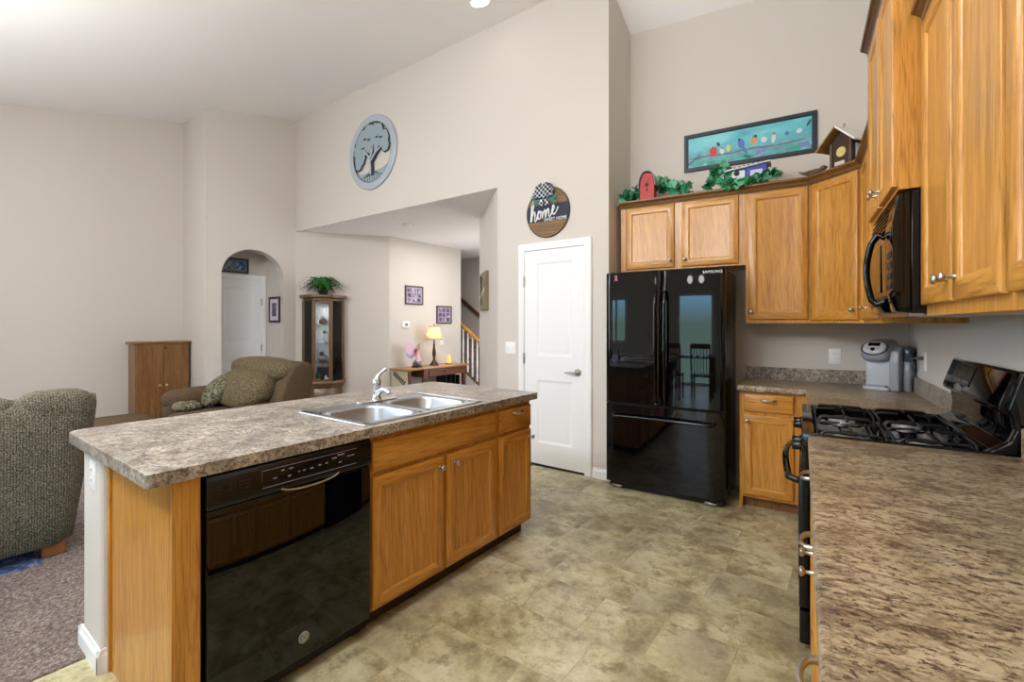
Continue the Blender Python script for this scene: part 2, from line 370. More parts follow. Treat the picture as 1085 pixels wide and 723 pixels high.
mb = MB(); mb.box(-7.78, -7.65, -3.8, -2.6, 0, 4.75); mb.box(-7.78, -7.65, 0.0, 2.7, 0, 4.75); mb.box(-7.78, -7.65, -2.6, 0, 0, .65); mb.box(-7.78, -7.65, -2.6, 0, 2.55, 4.75); struct('wall_left', mb, WALL)
mb = MB()
for a, b, z0, z1 in ((-7.78, -5.6, 0, 4), (-5.6, -4.65, 0, 2.33), (-5.6, -.2, 2.33, 4), (-4.65, -3.95, 0, .9), (-4.65, -3.95, 2.0, 2.33), (-3.95, -2.5, 0, 2.33), (-2.5, -1.55, 2.05, 2.33), (-1.55, -.2, 0, 2.33), (-.2, 1.5, 0, 4)):
    mb.box(a, b, -3.73, -3.6, z0, z1)
struct('wall_back', mb, WALL)
mb = MB(); mb.box(.66, .80, -.95, 4.56, 0, 5.0); mb.box(.66, .80, -3.9, -2.45, 0, 5.0); mb.box(.66, .80, -2.45, -.95, 2.05, 5.0); struct('wall_right', mb, WALL, 'B')
mb = MB(); mb.box(-2.2, .80, 4.43, 4.56, 0, 5.0); struct('wall_kitchen', mb, WALL, 'B')
def window(name, a, n_, x0, x1, z0, z1, mull):
    # a: 'y' wall on y=n_ ; 'x' wall on x=n_
    mb = MB()
    def bx(u0, u1, w0, w1, d=.05):
        if a == 'y': mb.box(u0, u1, n_-d, n_+d, w0, w1, .004, 1)
        else: mb.box(n_-d, n_+d, u0, u1, w0, w1, .004, 1)
    t = .06
    bx(x0, x1, z0, z0+t); bx(x0, x1, z1-t, z1); bx(x0, x0+t, z0, z1); bx(x1-t, x1, z0, z1)
    for k in range(1, mull): u = x0+(x1-x0)*k/mull; bx(u-.025, u+.025, z0, z1, .04)
    o = struct(name, mb, TRIM)
    g = MB()
    if a == 'y': g.box(x0, x1, n_-.004, n_+.004, z0, z1)
    else: g.box(n_-.004, n_+.004, x0, x1, z0, z1)
    g.build('pane', GLASS, o); return o
window('window_1', 'x', -7.71, -2.6, 0, .65, 2.55, 3)
window('window_2', 'y', -3.66, -4.65, -3.95, .9, 2.0, 2)
window('door_3', 'y', -3.66, -2.5, -1.55, 0, 2.05, 1)
mb = MB()
for (u0, u1, z0, z1) in ((-2.45, -.95, 0, .06), (-2.45, -.95, 1.99, 2.05), (-2.45, -2.38, 0, 2.05), (-1.02, -.95, 0, 2.05), (-1.74, -1.66, 0, 2.05)): mb.box(.69, .77, u0, u1, z0, z1, .004, 1)
d4 = struct('door_4', mb, TRIM, 'B'); mb = MB(); mb.box(.726, .734, -2.45, -.95, 0, 2.05); mb.build('pane', GLASS, d4)
# the half wall behind the island, its end bullnosed
mb = MB(); mb.box(-2.66, -2.40, .53, 2.56, 0, .868, .02, 3); struct('wall_half', mb, WALL)
def base_prof(mb, p0, p1, nrm, h=.09, t=.014):
    p0 = Vector((*p0, 0)); p1 = Vector((*p1, 0)); n = Vector((*nrm, 0)).normalized()
    prof = [(0, 0), (t, 0), (t, h*.72), (t*.55, h*.86), (t*.4, h), (0, h)]
    mb.prism([p0+n*d+Vector((0, 0, z)) for d, z in prof], p1-p0)
mb = MB(); base_prof(mb, (-2.674, .53), (-2.386, .53), (0, -1)); base_prof(mb, (-2.66, 2.5), (-2.66, .516), (-1, 0)); base_prof(mb, (-2.40, .516), (-2.40, .557), (1, 0)); struct('baseboard_half', mb, TRIM)
mb = MB(); base_prof(mb, (-1.92, 3.813), (-1.768, 3.813), (0, -1)); base_prof(mb, (-3.0, 3.813), (-2.73, 3.813), (0, -1)); base_prof(mb, (-1.768, 3.80), (-1.768, 4.3), (1, 0)); struct('baseboard_pantry', mb, TRIM)
mb = MB(); base_prof(mb, (-1.74, 4.43), (-.40, 4.43), (0, -1)); struct('baseboard_kitchen', mb, TRIM, 'B')
mb = MB(); base_prof(mb, (-7.65, .0), (-7.65, 2.587), (1, 0)); base_prof(mb, (-6.9, 2.587), (-6.9, 2.775), (1, 0)); base_prof(mb, (-6.9, 3.625), (-6.9, 3.813), (1, 0))
base_prof(mb, (-6.9, 3.813), (-6.08, 4.92), (.8, -.6)); base_prof(mb, (-6.08, 4.92), (-6.08, 6.6), (1, 0)); struct('baseboard_left', mb, TRIM)

# ------------------------------------------------------------------ panel doors (structure)
def panel_door(name, P, w, h, panels, casing=.07, lever_u=None, hinge_side=0, hinges=(.25, 1.03, 1.78)):
    fr = MB()                                     # casing
    for (u0, u1, z0, z1) in ((-casing, 0, 0, h+casing), (w, w+casing, 0, h+casing), (0, w, h, h+casing)):
        fr.rectloops(P, [(u0, u1, z0, z1, 0), (u0, u1, z0, z1, .016), (u0+.012, u1-.012, z0+.0, z1-.012 if z1 > h else z1, .022)])
    f = struct(name, fr, TRIM)
    d = MB(); g = .004
    cut = [(g, w-g, .012, h-g)]
    # slab made of stiles and rails round sunk panels
    us = sorted({g, w-g}|{p[0] for p in panels}|{p[1] for p in panels})
    zs = sorted({.012, h-g}|{p[2] for p in panels}|{p[3] for p in panels})
    for i in range(len(us)-1):
        for j in range(len(zs)-1):
            u0, u1, z0, z1 = us[i], us[i+1], zs[j], zs[j+1]
            if any(u0 >= p[0]-1e-6 and u1 <= p[1]+1e-6 and z0 >= p[2]-1e-6 and z1 <= p[3]+1e-6 for p in panels): continue
            d.rectloops(P, [(u0, u1, z0, z1, -.02), (u0, u1, z0, z1, .010)])
    for (u0, u1, z0, z1) in panels:
        q = lambda k, dd: (u0+k, u1-k, z0+k, z1-k, dd)
        d.rectloops(P, [q(0, -.02), q(0, .010), q(.010, .006), q(.022, .002), q(.034, .002), q(.060, .007), q(.070, .007)])
    s = d.build('door_slab', DOORW, f, smooth=20)
    sw_ = MB(); sw_.rectloops(P, [(g, w-g, .0005, .022, -.005), (g, w-g, .0005, .022, .0105)]); sw_.build('gap_shade_strip', BLACKM, f)  # black strip added as the shade in the gap under the door
    hu = -.004 if hinge_side == 0 else w+.004
    for hz in hinges:
        hb = MB(); hb.rectloops(P, [(hu-.012, hu+.012, hz-.05, hz+.05, .004), (hu-.012, hu+.012, hz-.05, hz+.05, .017)])
        hb.tube([P(hu, hz-.055, .02), P(hu, hz+.055, .02)], .006); hb.build('hinge', NICKEL, f)
    if lever_u is not None:
        lb = MB(); z = .925; s_ = -1 if lever_u > w/2 else 1
        c0 = P(lever_u, z, .010); c1 = P(lever_u, z, .018); nn = (P(0, 0, 1)-P(0, 0, 0))
        lb.tube([P(lever_u, z, .008), P(lever_u, z, .016), P(lever_u, z, .022)], [.033, .033, .026], 20)
        lb.tube([P(lever_u, z, .02), P(lever_u, z, .058)], .011, 12)
        lb.tube([P(lever_u, z, .055), P(lever_u+s_*.03, z+.004, .060), P(lever_u+s_*.075, z, .058), P(lever_u+s_*.115, z-.006, .050)], [.011, .010, .009, .007], 10)
        lb.build('lever_handle', NICKEL, f)
    return f
P1 = plane((-2.658, 3.813, 0), (1, 0, 0), (0, -1, 0))
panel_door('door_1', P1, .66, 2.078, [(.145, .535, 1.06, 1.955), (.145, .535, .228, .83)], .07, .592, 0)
P2 = plane((-7.42, 2.90, 0), (0, 1, 0), (1, 0, 0))
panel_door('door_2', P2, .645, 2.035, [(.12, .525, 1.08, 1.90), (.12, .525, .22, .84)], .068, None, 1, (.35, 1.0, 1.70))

# ------------------------------------------------------------------ cabinet parts
def knob(P, u, z, d, parent, mat=NICKEL, name='knob'):
    mb = MB(); n = (P(0, 0, 1)-P(0, 0, 0)); c = P(u, z, d)
    prof = [(0, .008), (.002, .007), (.014, .005), (.020, .005), (.026, .013), (.030, .015), (.034, .013), (.037, .006), (.0375, .0005)]
    mb.tube([c+n*a for a, r in prof], [r for a, r in prof], 14)
    return mb.build(name, mat, parent, smooth=50)
def pull(P, u, z, d, parent, w=.096, out=.03, mat=NICKEL, vertical=False):
    mb = MB(); pts = []
    for i in range(15):
        t = math.pi*i/14; pts.append(P(u-w/2*math.cos(t), z-.004*math.sin(t), d+out*math.sin(t)**.6))
    rr = [.0055+.002*abs(math.cos(math.pi*i/14)) for i in range(15)]
    mb.tube(pts, rr, 10)
    for s in (-1, 1): mb.tube([P(u+s*w/2, z, d), P(u+s*w/2, z, d+.006)], .009, 12)
    return mb.build('pull_handle', mat, parent, smooth=60)
def panel_front(P, u0, u1, z0, z1, d, parent, mats, stile=.055, name='door', th=.02):
    mb = MB()
    q = lambda k, dd: (u0+k, u1-k, z0+k, z1-k, d+dd)
    mb.rectloops(P, [q(0, 0), q(0, th-.006), q(.002, th-.002), q(.006, th), q(stile-.006, th), q(stile-.002, th-.002), q(stile+.004, th-.009), q(stile+.010, th-.010)], mats=True)
    return mb.build(name, mats, parent, smooth=30)
def slab_front(P, u0, u1, z0, z1, d, parent, mat, name='drawer', th=.02):
    mb = MB(); q = lambda k, dd: (u0+k, u1-k, z0+k, z1-k, d+dd)
    mb.rectloops(P, [q(0, 0), q(0, th-.007), q(.003, th-.003), q(.010, th)])
    return mb.build(name, mat, parent, smooth=30)
def box_prof(P, u0, u1, mb, prof):                # moulding: profile of (d,z) swept along u
    v = P(u1, 0, 0)-P(u0, 0, 0); mb.prism([P(u0, z, d) for d, z in prof], v)
CROWN = [(-.02, 0), (.004, 0), (.006, .010), (.014, .016), (.018, .028), (.034, .042), (.044, .046), (.046, .060), (-.02, .060)]

# ------------------------------------------------------------------ island
PI_ = plane((-1.747, 0, 0), (0, 1, 0), (1, 0, 0))           # island face: u=y, d=+x
ep = thing('end_panel', 'plain oak panel closing the near end of the island beside the dishwasher', 'cabinet', (-2.05, .6, 0))
mb = MB(); mb.box(-2.385, -1.767, .558, .576, 0, .868); mb.build('side_panel', OAKZ, ep)
mb = MB(); mb.box(-2.398, -2.372, .548, .558, 0, .868, .002, 1); mb.build('edge_strip', OAKZ, ep)
mb = MB(); mb.box(-1.767, -1.747, .558, .640, 0.0, .868, .0015, 1); mb.build('filler_stile', OAKZ, ep)

dw = thing('dishwasher', 'black built-in dishwasher under the near end of the island counter', 'dishwasher', (-2.05, .975, 0))
mb = MB(); mb.box(-2.36, -1.775, .648, 1.304, .02, .866); mb.build('tub', BLACKM, dw)
mb = MB(); mb.box(-2.0, -1.80, .655, 1.298, 0.0, .09); mb.build('kick_plate', BLACKM, dw)
mb = MB(); mb.box(-1.775, -1.735, .652, 1.300, .075, .745, .006, 2); dd = mb.build('door', BLACKG, dw)
mb = MB()                                         # console with scooped pocket handle
fr_ = [(0, 0), (.648, 0), (.648, .112), (0, .112)]
mb.prism([(-1.775, .652, .748), (-1.733, .652, .748), (-1.729, .652, .760), (-1.731, .652, .845), (-1.738, .652, .862), (-1.775, .652, .862)], (0, .648, 0), .002, 1)
con = mb.build('control_console', BLACKS, dw)
mb = MB(); mb.tube([(-1.731, .90+.24*i/12, .757-.020*math.sin(math.pi*i/12)**.5) for i in range(13)], .004, 6)
mb.build('pocket_handle', STEEL, con)
mb = MB(); mb.tube([(-1.7305, .83, .776), (-1.7305, .83, .838), (-1.7305, 1.225, .838)], .0007, 4); mb.tube([(-1.729, .83, .776), (-1.729, 1.225, .776)], .0007, 4)
for y, z, w in ((.87, .80, .014), (.90, .822, .012), (.93, .822, .014), (.925, .795, .012), (.965, .802, .008), (.985, .802, .010), (1.015, .802, .012), (1.05, .806, .010), (1.08, .806, .010), (1.11, .818, .02), (1.135, .826, .03), (1.14, .796, .012), (1.18, .812, .016), (1.2, .812, .012)):
    mb.box(-1.7312, -1.7288, y, y+w, z, z+.004)
mb.build('panel_lettering', plain('pale_print', 150, 146, 170, .5), con)
mb = MB()
for k in range(3):
    for j in range(5): mb.box(-1.7308, -1.7285, .685+j*.022, .701+j*.022, .795+k*.012, .800+k*.012)
mb.build('vent', BLACKM, con)
mb = MB(); mb.tube([(-1.736, .99, .155), (-1.732, .99, .155)], .021, 24); bad = mb.build('badge', plain('badge_silver', 190, 192, 196, .35, .6), dd)
mb = MB(); mb.tube([Vector((-1.7315, .99+.016*math.cos(t), .155+.016*math.sin(t))) for t in [2*math.pi*i/24 for i in range(24)]], .0012, 5, True)
for s in (-1, 1):
    mb.tube([(-1.7315, .99+s*.006+.005*math.cos(2*math.pi*i/10), .156+.007*math.sin(2*math.pi*i/10)) for i in range(9)], .0012, 5)
mb.build('badge_lettering', plain('badge_grey', 70, 72, 76, .4), bad)

sb = thing('sink_base_cabinet', 'oak island cabinet under the sink with two doors and a false drawer front', 'cabinet', (-2.05, 1.77, 0))
mb = MB(); mb.box(-2.38, -1.767, 1.312, 2.216, .075, .70); mb.box(-1.79, -1.767, 1.312, 2.216, .70, .866); 
mb.build('carcass', OAKZ, sb)
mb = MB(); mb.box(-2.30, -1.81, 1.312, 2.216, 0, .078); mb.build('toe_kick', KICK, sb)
slab_front(PI_, 1.324, 2.206, .700, .840, -.02, sb, OAKY, 'false_front')
d1 = panel_front(PI_, 1.322, 1.766, .085, .680, -.02, sb, [OAKZ, OAKY]); knob(PI_, 1.737, .628, 0, d1)
d2 = panel_front(PI_, 1.790, 2.206, .085, .680, -.02, sb, [OAKZ, OAKY]); knob(PI_, 1.850, .628, 0, d2)
db = thing('drawer_cabinet', 'narrow oak cabinet with one drawer and door at the far end of the island', 'cabinet', (-2.05, 2.4, 0))
mb = MB(); mb.box(-2.38, -1.767, 2.217, 2.586, .075, .866); mb.build('carcass', OAKZ, db)
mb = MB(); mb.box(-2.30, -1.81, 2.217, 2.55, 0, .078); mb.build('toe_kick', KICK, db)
dr = slab_front(PI_, 2.246, 2.578, .700, .840, -.02, db, OAKY); pull(PI_, 2.42, .812, 0, dr)
d3 = panel_front(PI_, 2.246, 2.578, .085, .680, -.02, db, [OAKZ, OAKY], .05); knob(PI_, 2.555, .632, 0, d3)

SX0, SX1, SY0, SY1 = -2.335, -1.775, 1.30, 2.125           # sink outline
ct = MB()
def rc(x0, x1, y0, y1, rs, n=6):                           # rounded rectangle, radii for the four corners from (x0,y0) round
    out = []
    for (cx, cy, a0), r in zip(((x0, y0, math.pi), (x1, y0, -math.pi/2), (x1, y1, 0), (x0, y1, math.pi/2)), rs):
        if r <= 0: out.append((cx, cy)); continue
        ox = cx+r if cx == x0 else cx-r; oy = cy+r if cy == y0 else cy-r
        out += [(ox+r*math.cos(a0+math.pi/2*i/n), oy+r*math.sin(a0+math.pi/2*i/n)) for i in range(n+1)]
    return out
def pl(pts, z): return [(x, y, z) for x, y in pts]
ct.prism(pl(rc(-2.725, -1.727, .487, SY0+.01, (.07, .008, 0, 0)), .87), (0, 0, .042))
ct.prism(pl(rc(-2.725, -1.727, SY1-.01, 2.629, (0, 0, .012, .07)), .87), (0, 0, .042))
ct.box(-2.725, SX0+.01, SY0+.01, SY1-.01, .87, .912); ct.box(SX1-.01, -1.727, SY0+.01, SY1-.01, .87, .912)
tag(ct.build('island_countertop', LAM_I, base=(-2.2, 1.5, .87), smooth=30), 'grey-brown speckled laminate top of the island around the steel sink', 'countertop')

sk = thing('kitchen_sink', 'double-bowl stainless steel sink set in the island counter', 'sink', (-2.05, 1.71, .912))
mb = MB()
t = bmesh.new()
def ring(t, pts, z): return [t.verts.new((x, y, z)) for x, y in pts]
def bridge(t, a, b):
    for k in range(len(a)): t.faces.new((a[k], a[(k+1) % len(a)], b[(k+1) % len(b)], b[k]))
mb.prism(pl(rc(SX0, SX1, SY0, SY1, (.03,)*4), .9115), (0, 0, .0035)); 
# the rim is cut where the two bowls go: rebuild as strips
mb.bm.clear()
B1 = (-2.215, -1.815, 1.335, 1.690); B2 = (-2.235, -1.835, 1.735, 2.090)
def strip(x0, x1, y0, y1): mb.box(x0, x1, y0, y1, .9115, .9155)
strip(SX0, B2[0]+.0, SY0+.02, SY1-.02); strip(B2[0], B1[0], SY0+.02, 1.72)
strip(B1[1], SX1, SY0+.02, SY1-.02); strip(B2[1], B1[1], 1.72, SY1-.02)
strip(SX0+.02, SX1-.02, SY0, B1[2]); strip(SX0+.02, SX1-.02, B2[3], SY1); strip(B2[0], B1[1], B1[3], B2[2])
strip(B2[0], B2[0]+.001, B2[2], B2[3])
for (cx, cy) in ((SX0+.02, SY0+.02), (SX1-.02, SY0+.02), (SX0+.02, SY1-.02), (SX1-.02, SY1-.02)): mb.lathe([(.02, .9115), (.02, .9155)], (cx, cy, 0), 16)
mb.tube(pl(rc(SX0, SX1, SY0, SY1, (.03,)*4), .9145), .0035, 6, True)
mb.build('rim', SINKM, sk)
for (x0, x1, y0, y1) in (B1, B2):
    t = bmesh.new(); L = []
    for k, z, r in ((0, .9156, .09), (.006, .912, .09), (.012, .90, .088), (.022, .76, .08), (.035, .738, .07), (.06, .728, .05), (.15, .722, .02)):
        L.append(ring(t, rc(x0+k, x1-k, y0+k, y1-k, (r,)*4, 8), z))
    # fill the corner gaps of the square cut with the rim level
    sq = []
    for (px, py) in rc(x0, x1, y0, y1, (.09,)*4, 8):
        fx = x0 if px < (x0+x1)/2 else x1; fy = y0 if py < (y0+y1)/2 else y1
        onx_ = abs(px-fx) < .0901 and abs(py-fy) < .0901
        sq.append((fx if onx_ and abs(px-fx) <= abs(py-fy) else px, fy if onx_ and abs(py-fy) < abs(px-fx) else py))
    S0 = ring(t, sq, .9156); bridge(t, S0, L[0])
    for a, b in zip(L, L[1:]): bridge(t, a, b)
    t.faces.new(L[-1]); bmesh.ops.recalc_face_normals(t, faces=t.faces)
    m2 = MB(); m2.merge(t); bw = m2.build('bowl', SINKM, sk, smooth=50)
    m3 = MB(); cx, cy = (x0+x1)/2, (y0+y1)/2
    m3.lathe([(.0, .7245), (.028, .7245), (.034, .727), (.043, .727), (.045, .723)], (cx, cy, 0), 24); m3.build('drain', CHROME, bw)
fa = thing('sink_faucet', 'chrome single-lever faucet on a long deck plate behind the sink bowls', 'faucet', (-2.28, 1.78, .9155))
mb = MB(); mb.prism(pl(rc(-2.315, -2.255, 1.62, 1.90, (.03,)*4, 6), .9155), (0, 0, .008), .002, 1); mb.build('deck_plate', CHROME, fa)
mb = MB(); mb.lathe([(.030, .9235), (.028, .930), (.024, .940), (.023, .99), (.025, 1.0), (.025, 1.035), (.020, 1.048), (0, 1.052)], (-2.285, 1.76, 0), 24); bd = mb.build('body', CHROME, fa)
mb = MB(); mb.tube([(-2.275, 1.758, .965), (-2.235, 1.752, .985), (-2.20, 1.745, .992), (-2.165, 1.74, .986), (-2.155, 1.738, .972)], [.019, .018, .016, .015, .015], 14); mb.build('spout', CHROME, fa, smooth=60)
mb = MB(); mb.tube([(-2.285, 1.76, 1.045), (-2.285, 1.765, 1.062), (-2.275, 1.785, 1.085), (-2.262, 1.805, 1.102)], [.014, .012, .010, .012], 12); mb.build('lever', CHROME, bd, smooth=60)
ow = thing('wall_outlet', 'white outlet plate high on the end of the half wall under the island counter', 'outlet', (-2.57, .53, .72))
def plate(o, P, u, z, kind='outlet', w=.07, h=.115):
    mb = MB(); q = lambda k, dd: (u-w/2+k, u+w/2-k, z-h/2+k, z+h/2-k, dd)
    mb.rectloops(P, [q(0, 0), q(0, .004), q(.004, .006)]); mb.build('cover_plate', PLATE, o)
    if kind == 'outlet':
        for s in (-1, 1):
            m2 = MB(); m2.rectloops(P, [(u-.016, u+.016, z+s*.021-.014, z+s*.021+.014, .005), (u-.015, u+.015, z+s*.021-.013, z+s*.021+.013, .008)]); so = m2.build('socket', PLATE, o)
            m3 = MB()
            for a in (-.006, .006): m3.rectloops(P, [(u+a-.001, u+a+.001, z+s*.021-.003, z+s*.021+.006, .0078), (u+a-.001, u+a+.001, z+s*.021-.003, z+s*.021+.006, .0084)])
            m3.build('slot', BLACKM, so)
    else:
        n = kind
        for k in range(n):
            uu = u+(k-(n-1)/2)*.046
            m2 = MB(); m2.rectloops(P, [(uu-.005, uu+.005, z-.012, z+.012, .005), (uu-.004, uu+.004, z-.004, z+.011, .013)]); m2.build('toggle', PLATE, o)
plate(ow, plane((0, .53, 0), (1, 0, 0), (0, -1, 0)), -2.50, .755, 'outlet', .08, .12)

# ------------------------------------------------------------------ refrigerator (frame F: x from -.925 to 0 along its front, y into its depth)
fg = thing('refrigerator', 'black glossy french-door refrigerator with a bottom freezer drawer', 'refrigerator', (-.46, .4, 0), 'F')
mb = MB(); mb.box(-.915, -.010, .075, .585, .03, 1.775, .008, 2); mb.build('cabinet_body', BLACKS, fg)
def bowed(u0, u1, z0, z1, d0=.075, bow=.005, rnd=.012):       # slightly curved door skin
    m = MB(); n = 14; pts = []
    for i in range(n+1):
        u = u0+(u1-u0)*i/n; t = (u+.4625)/.4625; e = min(u-u0, u1-u)
        y = bow*t*t + (rnd-math.sqrt(max(0, rnd**2-(rnd-min(e, rnd))**2)) if e < rnd else 0)
        pts.append((u, y, z0))
    pts += [(u1, d0, z0), (u0, d0, z0)]
    m.prism(pts, (0, 0, z1-z0), .003, 1); return m
ld = bowed(-.925, -.4665, .722, 1.79).build('door', BLACKG, fg, smooth=35)
rd = bowed(-.4605, -.001, .722, 1.79).build('door', BLACKG, fg, smooth=35)
fz = bowed(-.925, -.001, .055, .706).build('freezer_drawer', BLACKG, fg, smooth=35)
for u, par in ((-.500, ld), (-.428, rd)):
    mb = MB(); pts = [(u, .012, .745), (u, -.020, .752), (u, -.038, .80)]+[(u, -.045-.006*math.sin(math.pi*i/10), .86+.66*i/10) for i in range(11)]+[(u, -.036, 1.58), (u, -.018, 1.615), (u, .012, 1.62)]
    mb.tube(pts, [.012]*2+[.013]*(len(pts)-4)+[.012]*2, 12); mb.build('handle', BLACKG, par, smooth=60)
mb = MB(); mb.tube([(-.855, .012, .625), (-.850, -.022, .620)]+[(-.84+.76*i/12, -.040-.008*math.sin(math.pi*i/12), .612+.006*math.sin(math.pi*i/12)) for i in range(13)]+[(-.072, -.022, .620), (-.068, .012, .625)], .0135, 12)
mb.build('handle', BLACKG, fz, smooth=60)
mb = MB(); mb.box(-.93, -.0, .03, .09, .708, .720); mb.build('door_gap', BLACKM, fg)
for u in (-.895, -.03):
    mb = MB(); mb.box(u-.03, u+.03, .07, .16, 1.775, 1.800, .004, 1); mb.build('hinge_cover', BLACKS, fg)
mb = MB(); mb.box(-.90, -.02, .04, .10, .012, .055, .004, 1); mb.build('kick_grille', BLACKM, fg)
for u in (-.83, -.10):
    mb = MB(); mb.tube([(u, .06, .0), (u, .06, .03)], [.022, .018], 12); mb.box(u-.045, u+.045, .008, .034, .018, .034, .004, 1); mb.build('levelling_foot', NICKEL, fg)
mb = MB(); text_mb(mb, 'SAMSUNG', .030, basis((-.085, .0026, 1.755), (1, .015, 0), (.015, -1, 0)), .0006); mb.build('lettering', plain('silver_print', 200, 204, 210, .3, .3), rd)
mg = MB(); mg.tube([(-.845, .006, 1.722), (-.828, .006, 1.752), (-.830, .006, 1.764), (-.836, .006, 1.766), (-.842, .006, 1.762), (-.840, .006, 1.748), (-.822, .006, 1.722)], .0045, 8)
tag(mg.build('ribbon_magnet', plain('pink_magnet', 226, 130, 160, .5), base=(-.834, .006, 1.722), frame='F'), 'small pink ribbon magnet on the left refrigerator door', 'magnet')

# ------------------------------------------------------------------ kitchen wall cabinets (frame B)
def wall_cab(label, foot, z0, z1, P, doors, base, name='wall_cabinet', crown=None, hmat=OAKX, kn=True, cz=None):
    o = thing(name, label, 'cabinet', base, 'B')
    mb = MB(); mb.prism([(x, y, z0) for x, y in foot], (0, 0, z1-z0)); mb.build('carcass', OAKZ, o)
    for (u0, u1, dz0, dz1, kx, kz) in doors:
        d = panel_front(P, u0, u1, dz0, dz1, 0, o, [OAKZ, hmat], .058)
        if kx is not None: knob(P, kx, kz, .02, d)
    if crown:
        for seg in crown:
            PP, a, b = seg; m = MB(); box_prof(PP, a, b, m, [(d, z+z1-.015) for d, z in CROWN]); m.build('crown_moulding', DOAKX if abs((PP(1, 0, 0)-PP(0, 0, 0)).x) > .5 else DOAKY, o, smooth=0)
    return o
PB = plane((0, 4.11, 0), (1, 0, 0), (0, -1, 0))
def top_deck(o, foot, z):
    m = MB(); m.prism([(x, y, z-.03) for x, y in foot], (0, 0, .03)); m.build('top_panel', OAKX, o)
f1 = [(-1.383, 4.11), (-.379, 4.11), (-.379, 4.43), (-1.383, 4.43)]
c1 = wall_cab('short oak wall cabinet with two doors above the black refrigerator', f1, 1.83, 2.40, PB, [(-1.335, -.917, 1.846, 2.382, -.945, 1.905), (-.856, -.427, 1.846, 2.382, -.828, 1.905)], (-.9, 4.27, 1.83), crown=[(PB, -1.395, -.379)])
top_deck(c1, f1, 2.44)
f2 = [(-.377, 4.11), (.052, 4.11), (.052, 4.43), (-.377, 4.43)]
c2 = wall_cab('tall single-door oak wall cabinet between refrigerator cabinet and angled corner cabinet', f2, 1.372, 2.40, PB, [(-.358, .036, 1.402, 2.382, -.338, 1.462)], (-.16, 4.27, 1.372), crown=[(PB, -.379, .052)])
top_deck(c2, f2, 2.44)
f3 = [(.054, 4.11), (.34, 3.824), (.659, 3.824), (.659, 4.43), (.054, 4.43)]
s2 = math.sqrt(.5); PD = plane((.054, 4.11, 0), (s2, -s2, 0), (-s2, -s2, 0))
c3 = wall_cab('oak corner wall cabinet set at an angle over the coffee maker', f3, 1.372, 2.40, PD, [(.022, .378, 1.395, 2.382, .352, 1.462)], (.35, 4.1, 1.372), name='corner_cabinet', crown=[(PD, -.012, .42)])
top_deck(c3, f3, 2.44)
PR = lambda x: plane((x, 0, 0), (0, 1, 0), (-1, 0, 0))
P34 = PR(.34)
f4 = [(.34, 2.975), (.659, 2.975), (.659, 3.822), (.34, 3.822)]
c4 = wall_cab('oak wall cabinet in the corner hidden behind the microwave', f4, 1.372, 2.40, P34, [(3.40, 3.80, 1.395, 2.382, 3.43, 1.462), (2.99, 3.38, 1.395, 2.382, None, 0)], (.5, 3.4, 1.372), hmat=OAKY, crown=[(P34, 2.975, 3.835)])
top_deck(c4, f4, 2.44)
MX, MY0, MY1 = .300, 2.205, 2.970
f5 = [(MX, MY0), (.659, MY0), (.659, MY1), (MX, MY1)]
c5 = wall_cab('raised oak cabinet with two doors directly above the black microwave', f5, 1.86, 2.74, PR(MX), [(2.60, 2.955, 1.875, 2.715, 2.63, 1.935), (2.22, 2.575, 1.875, 2.715, 2.545, 1.935)], (.5, 2.6, 1.86), hmat=OAKY, crown=[(PR(MX), MY0-.03, MY1+.05)])
NX = .378
f6 = [(NX, 1.385), (.659, 1.385), (.659, 2.203), (NX, 2.203)]
c6 = wall_cab('oak wall cabinet with two doors nearest the right side of the microwave', f6, 1.398, 2.45, PR(NX), [(1.80, 2.19, 1.435, 2.43, 1.83, 1.50), (1.40, 1.775, 1.435, 2.43, 1.745, 1.50)], (.5, 1.8, 1.398), hmat=OAKY, crown=[(PR(NX), 1.385, 2.20)])
f7 = [(NX, .58), (.659, .58), (.659, 1.383), (NX, 1.383)]
c7 = wall_cab('oak wall cabinet at the right edge over the near counter', f7, 1.398, 2.45, PR(NX), [(.985, 1.370, 1.435, 2.43, 1.01, 1.50), (.59, .965, 1.435, 2.43, .94, 1.50)], (.5, 1.0, 1.398), hmat=OAKY, crown=[(PR(NX), .58, 1.385)])

# microwave
mw = thing('microwave', 'black over-the-range microwave hanging under the raised oak cabinet', 'microwave', (.45, 2.58, 1.415), 'B')
mb = MB(); mb.box(.335, .658, MY0+.004, MY1-.004, 1.408, 1.856, .004, 1); mb.build('housing', BLACKS, mw)
PM = PR(.335)
mb = MB(); mb.prism([(.335, MY0+.004, 1.408), (.300, MY0+.004, 1.415), (.284, MY0+.004, 1.50), (.282, MY0+.004, 1.74), (.300, MY0+.004, 1.845), (.335, MY0+.004, 1.856)], (0, .165, 0), .003, 1)
cp = mb.build('control_panel', BLACKG, mw, smooth=40)
mb = MB()
for j in range(4):
    for k in range(3): mb.box(.2805, .2835, MY0+.035+k*.036, MY0+.060+k*.036, 1.50+j*.04, 1.522+j*.04, .001, 1)
mb.build('button', plain('grey_buttons', 34, 36, 42, .4), cp)
mb = MB(); mb.box(.2803, .2835, MY0+.03, MY0+.14, 1.69, 1.73, .001, 1); mb.build('display', GLASSB, cp)
mb = MB(); mb.prism([(.335, MY0+.173, 1.408), (.300, MY0+.173, 1.415), (.284, MY0+.173, 1.50), (.282, MY0+.173, 1.735), (.335, MY0+.173, 1.735)], (0, MY1-MY0-.178, 0), .003, 1)
do = mb.build('door', BLACKG, mw, smooth=40)
mb = MB(); mb.box(.2795, .284, MY0+.30, MY1-.06, 1.50, 1.70, .001, 1); mb.build('window', GLASSB, do)
mb = MB()
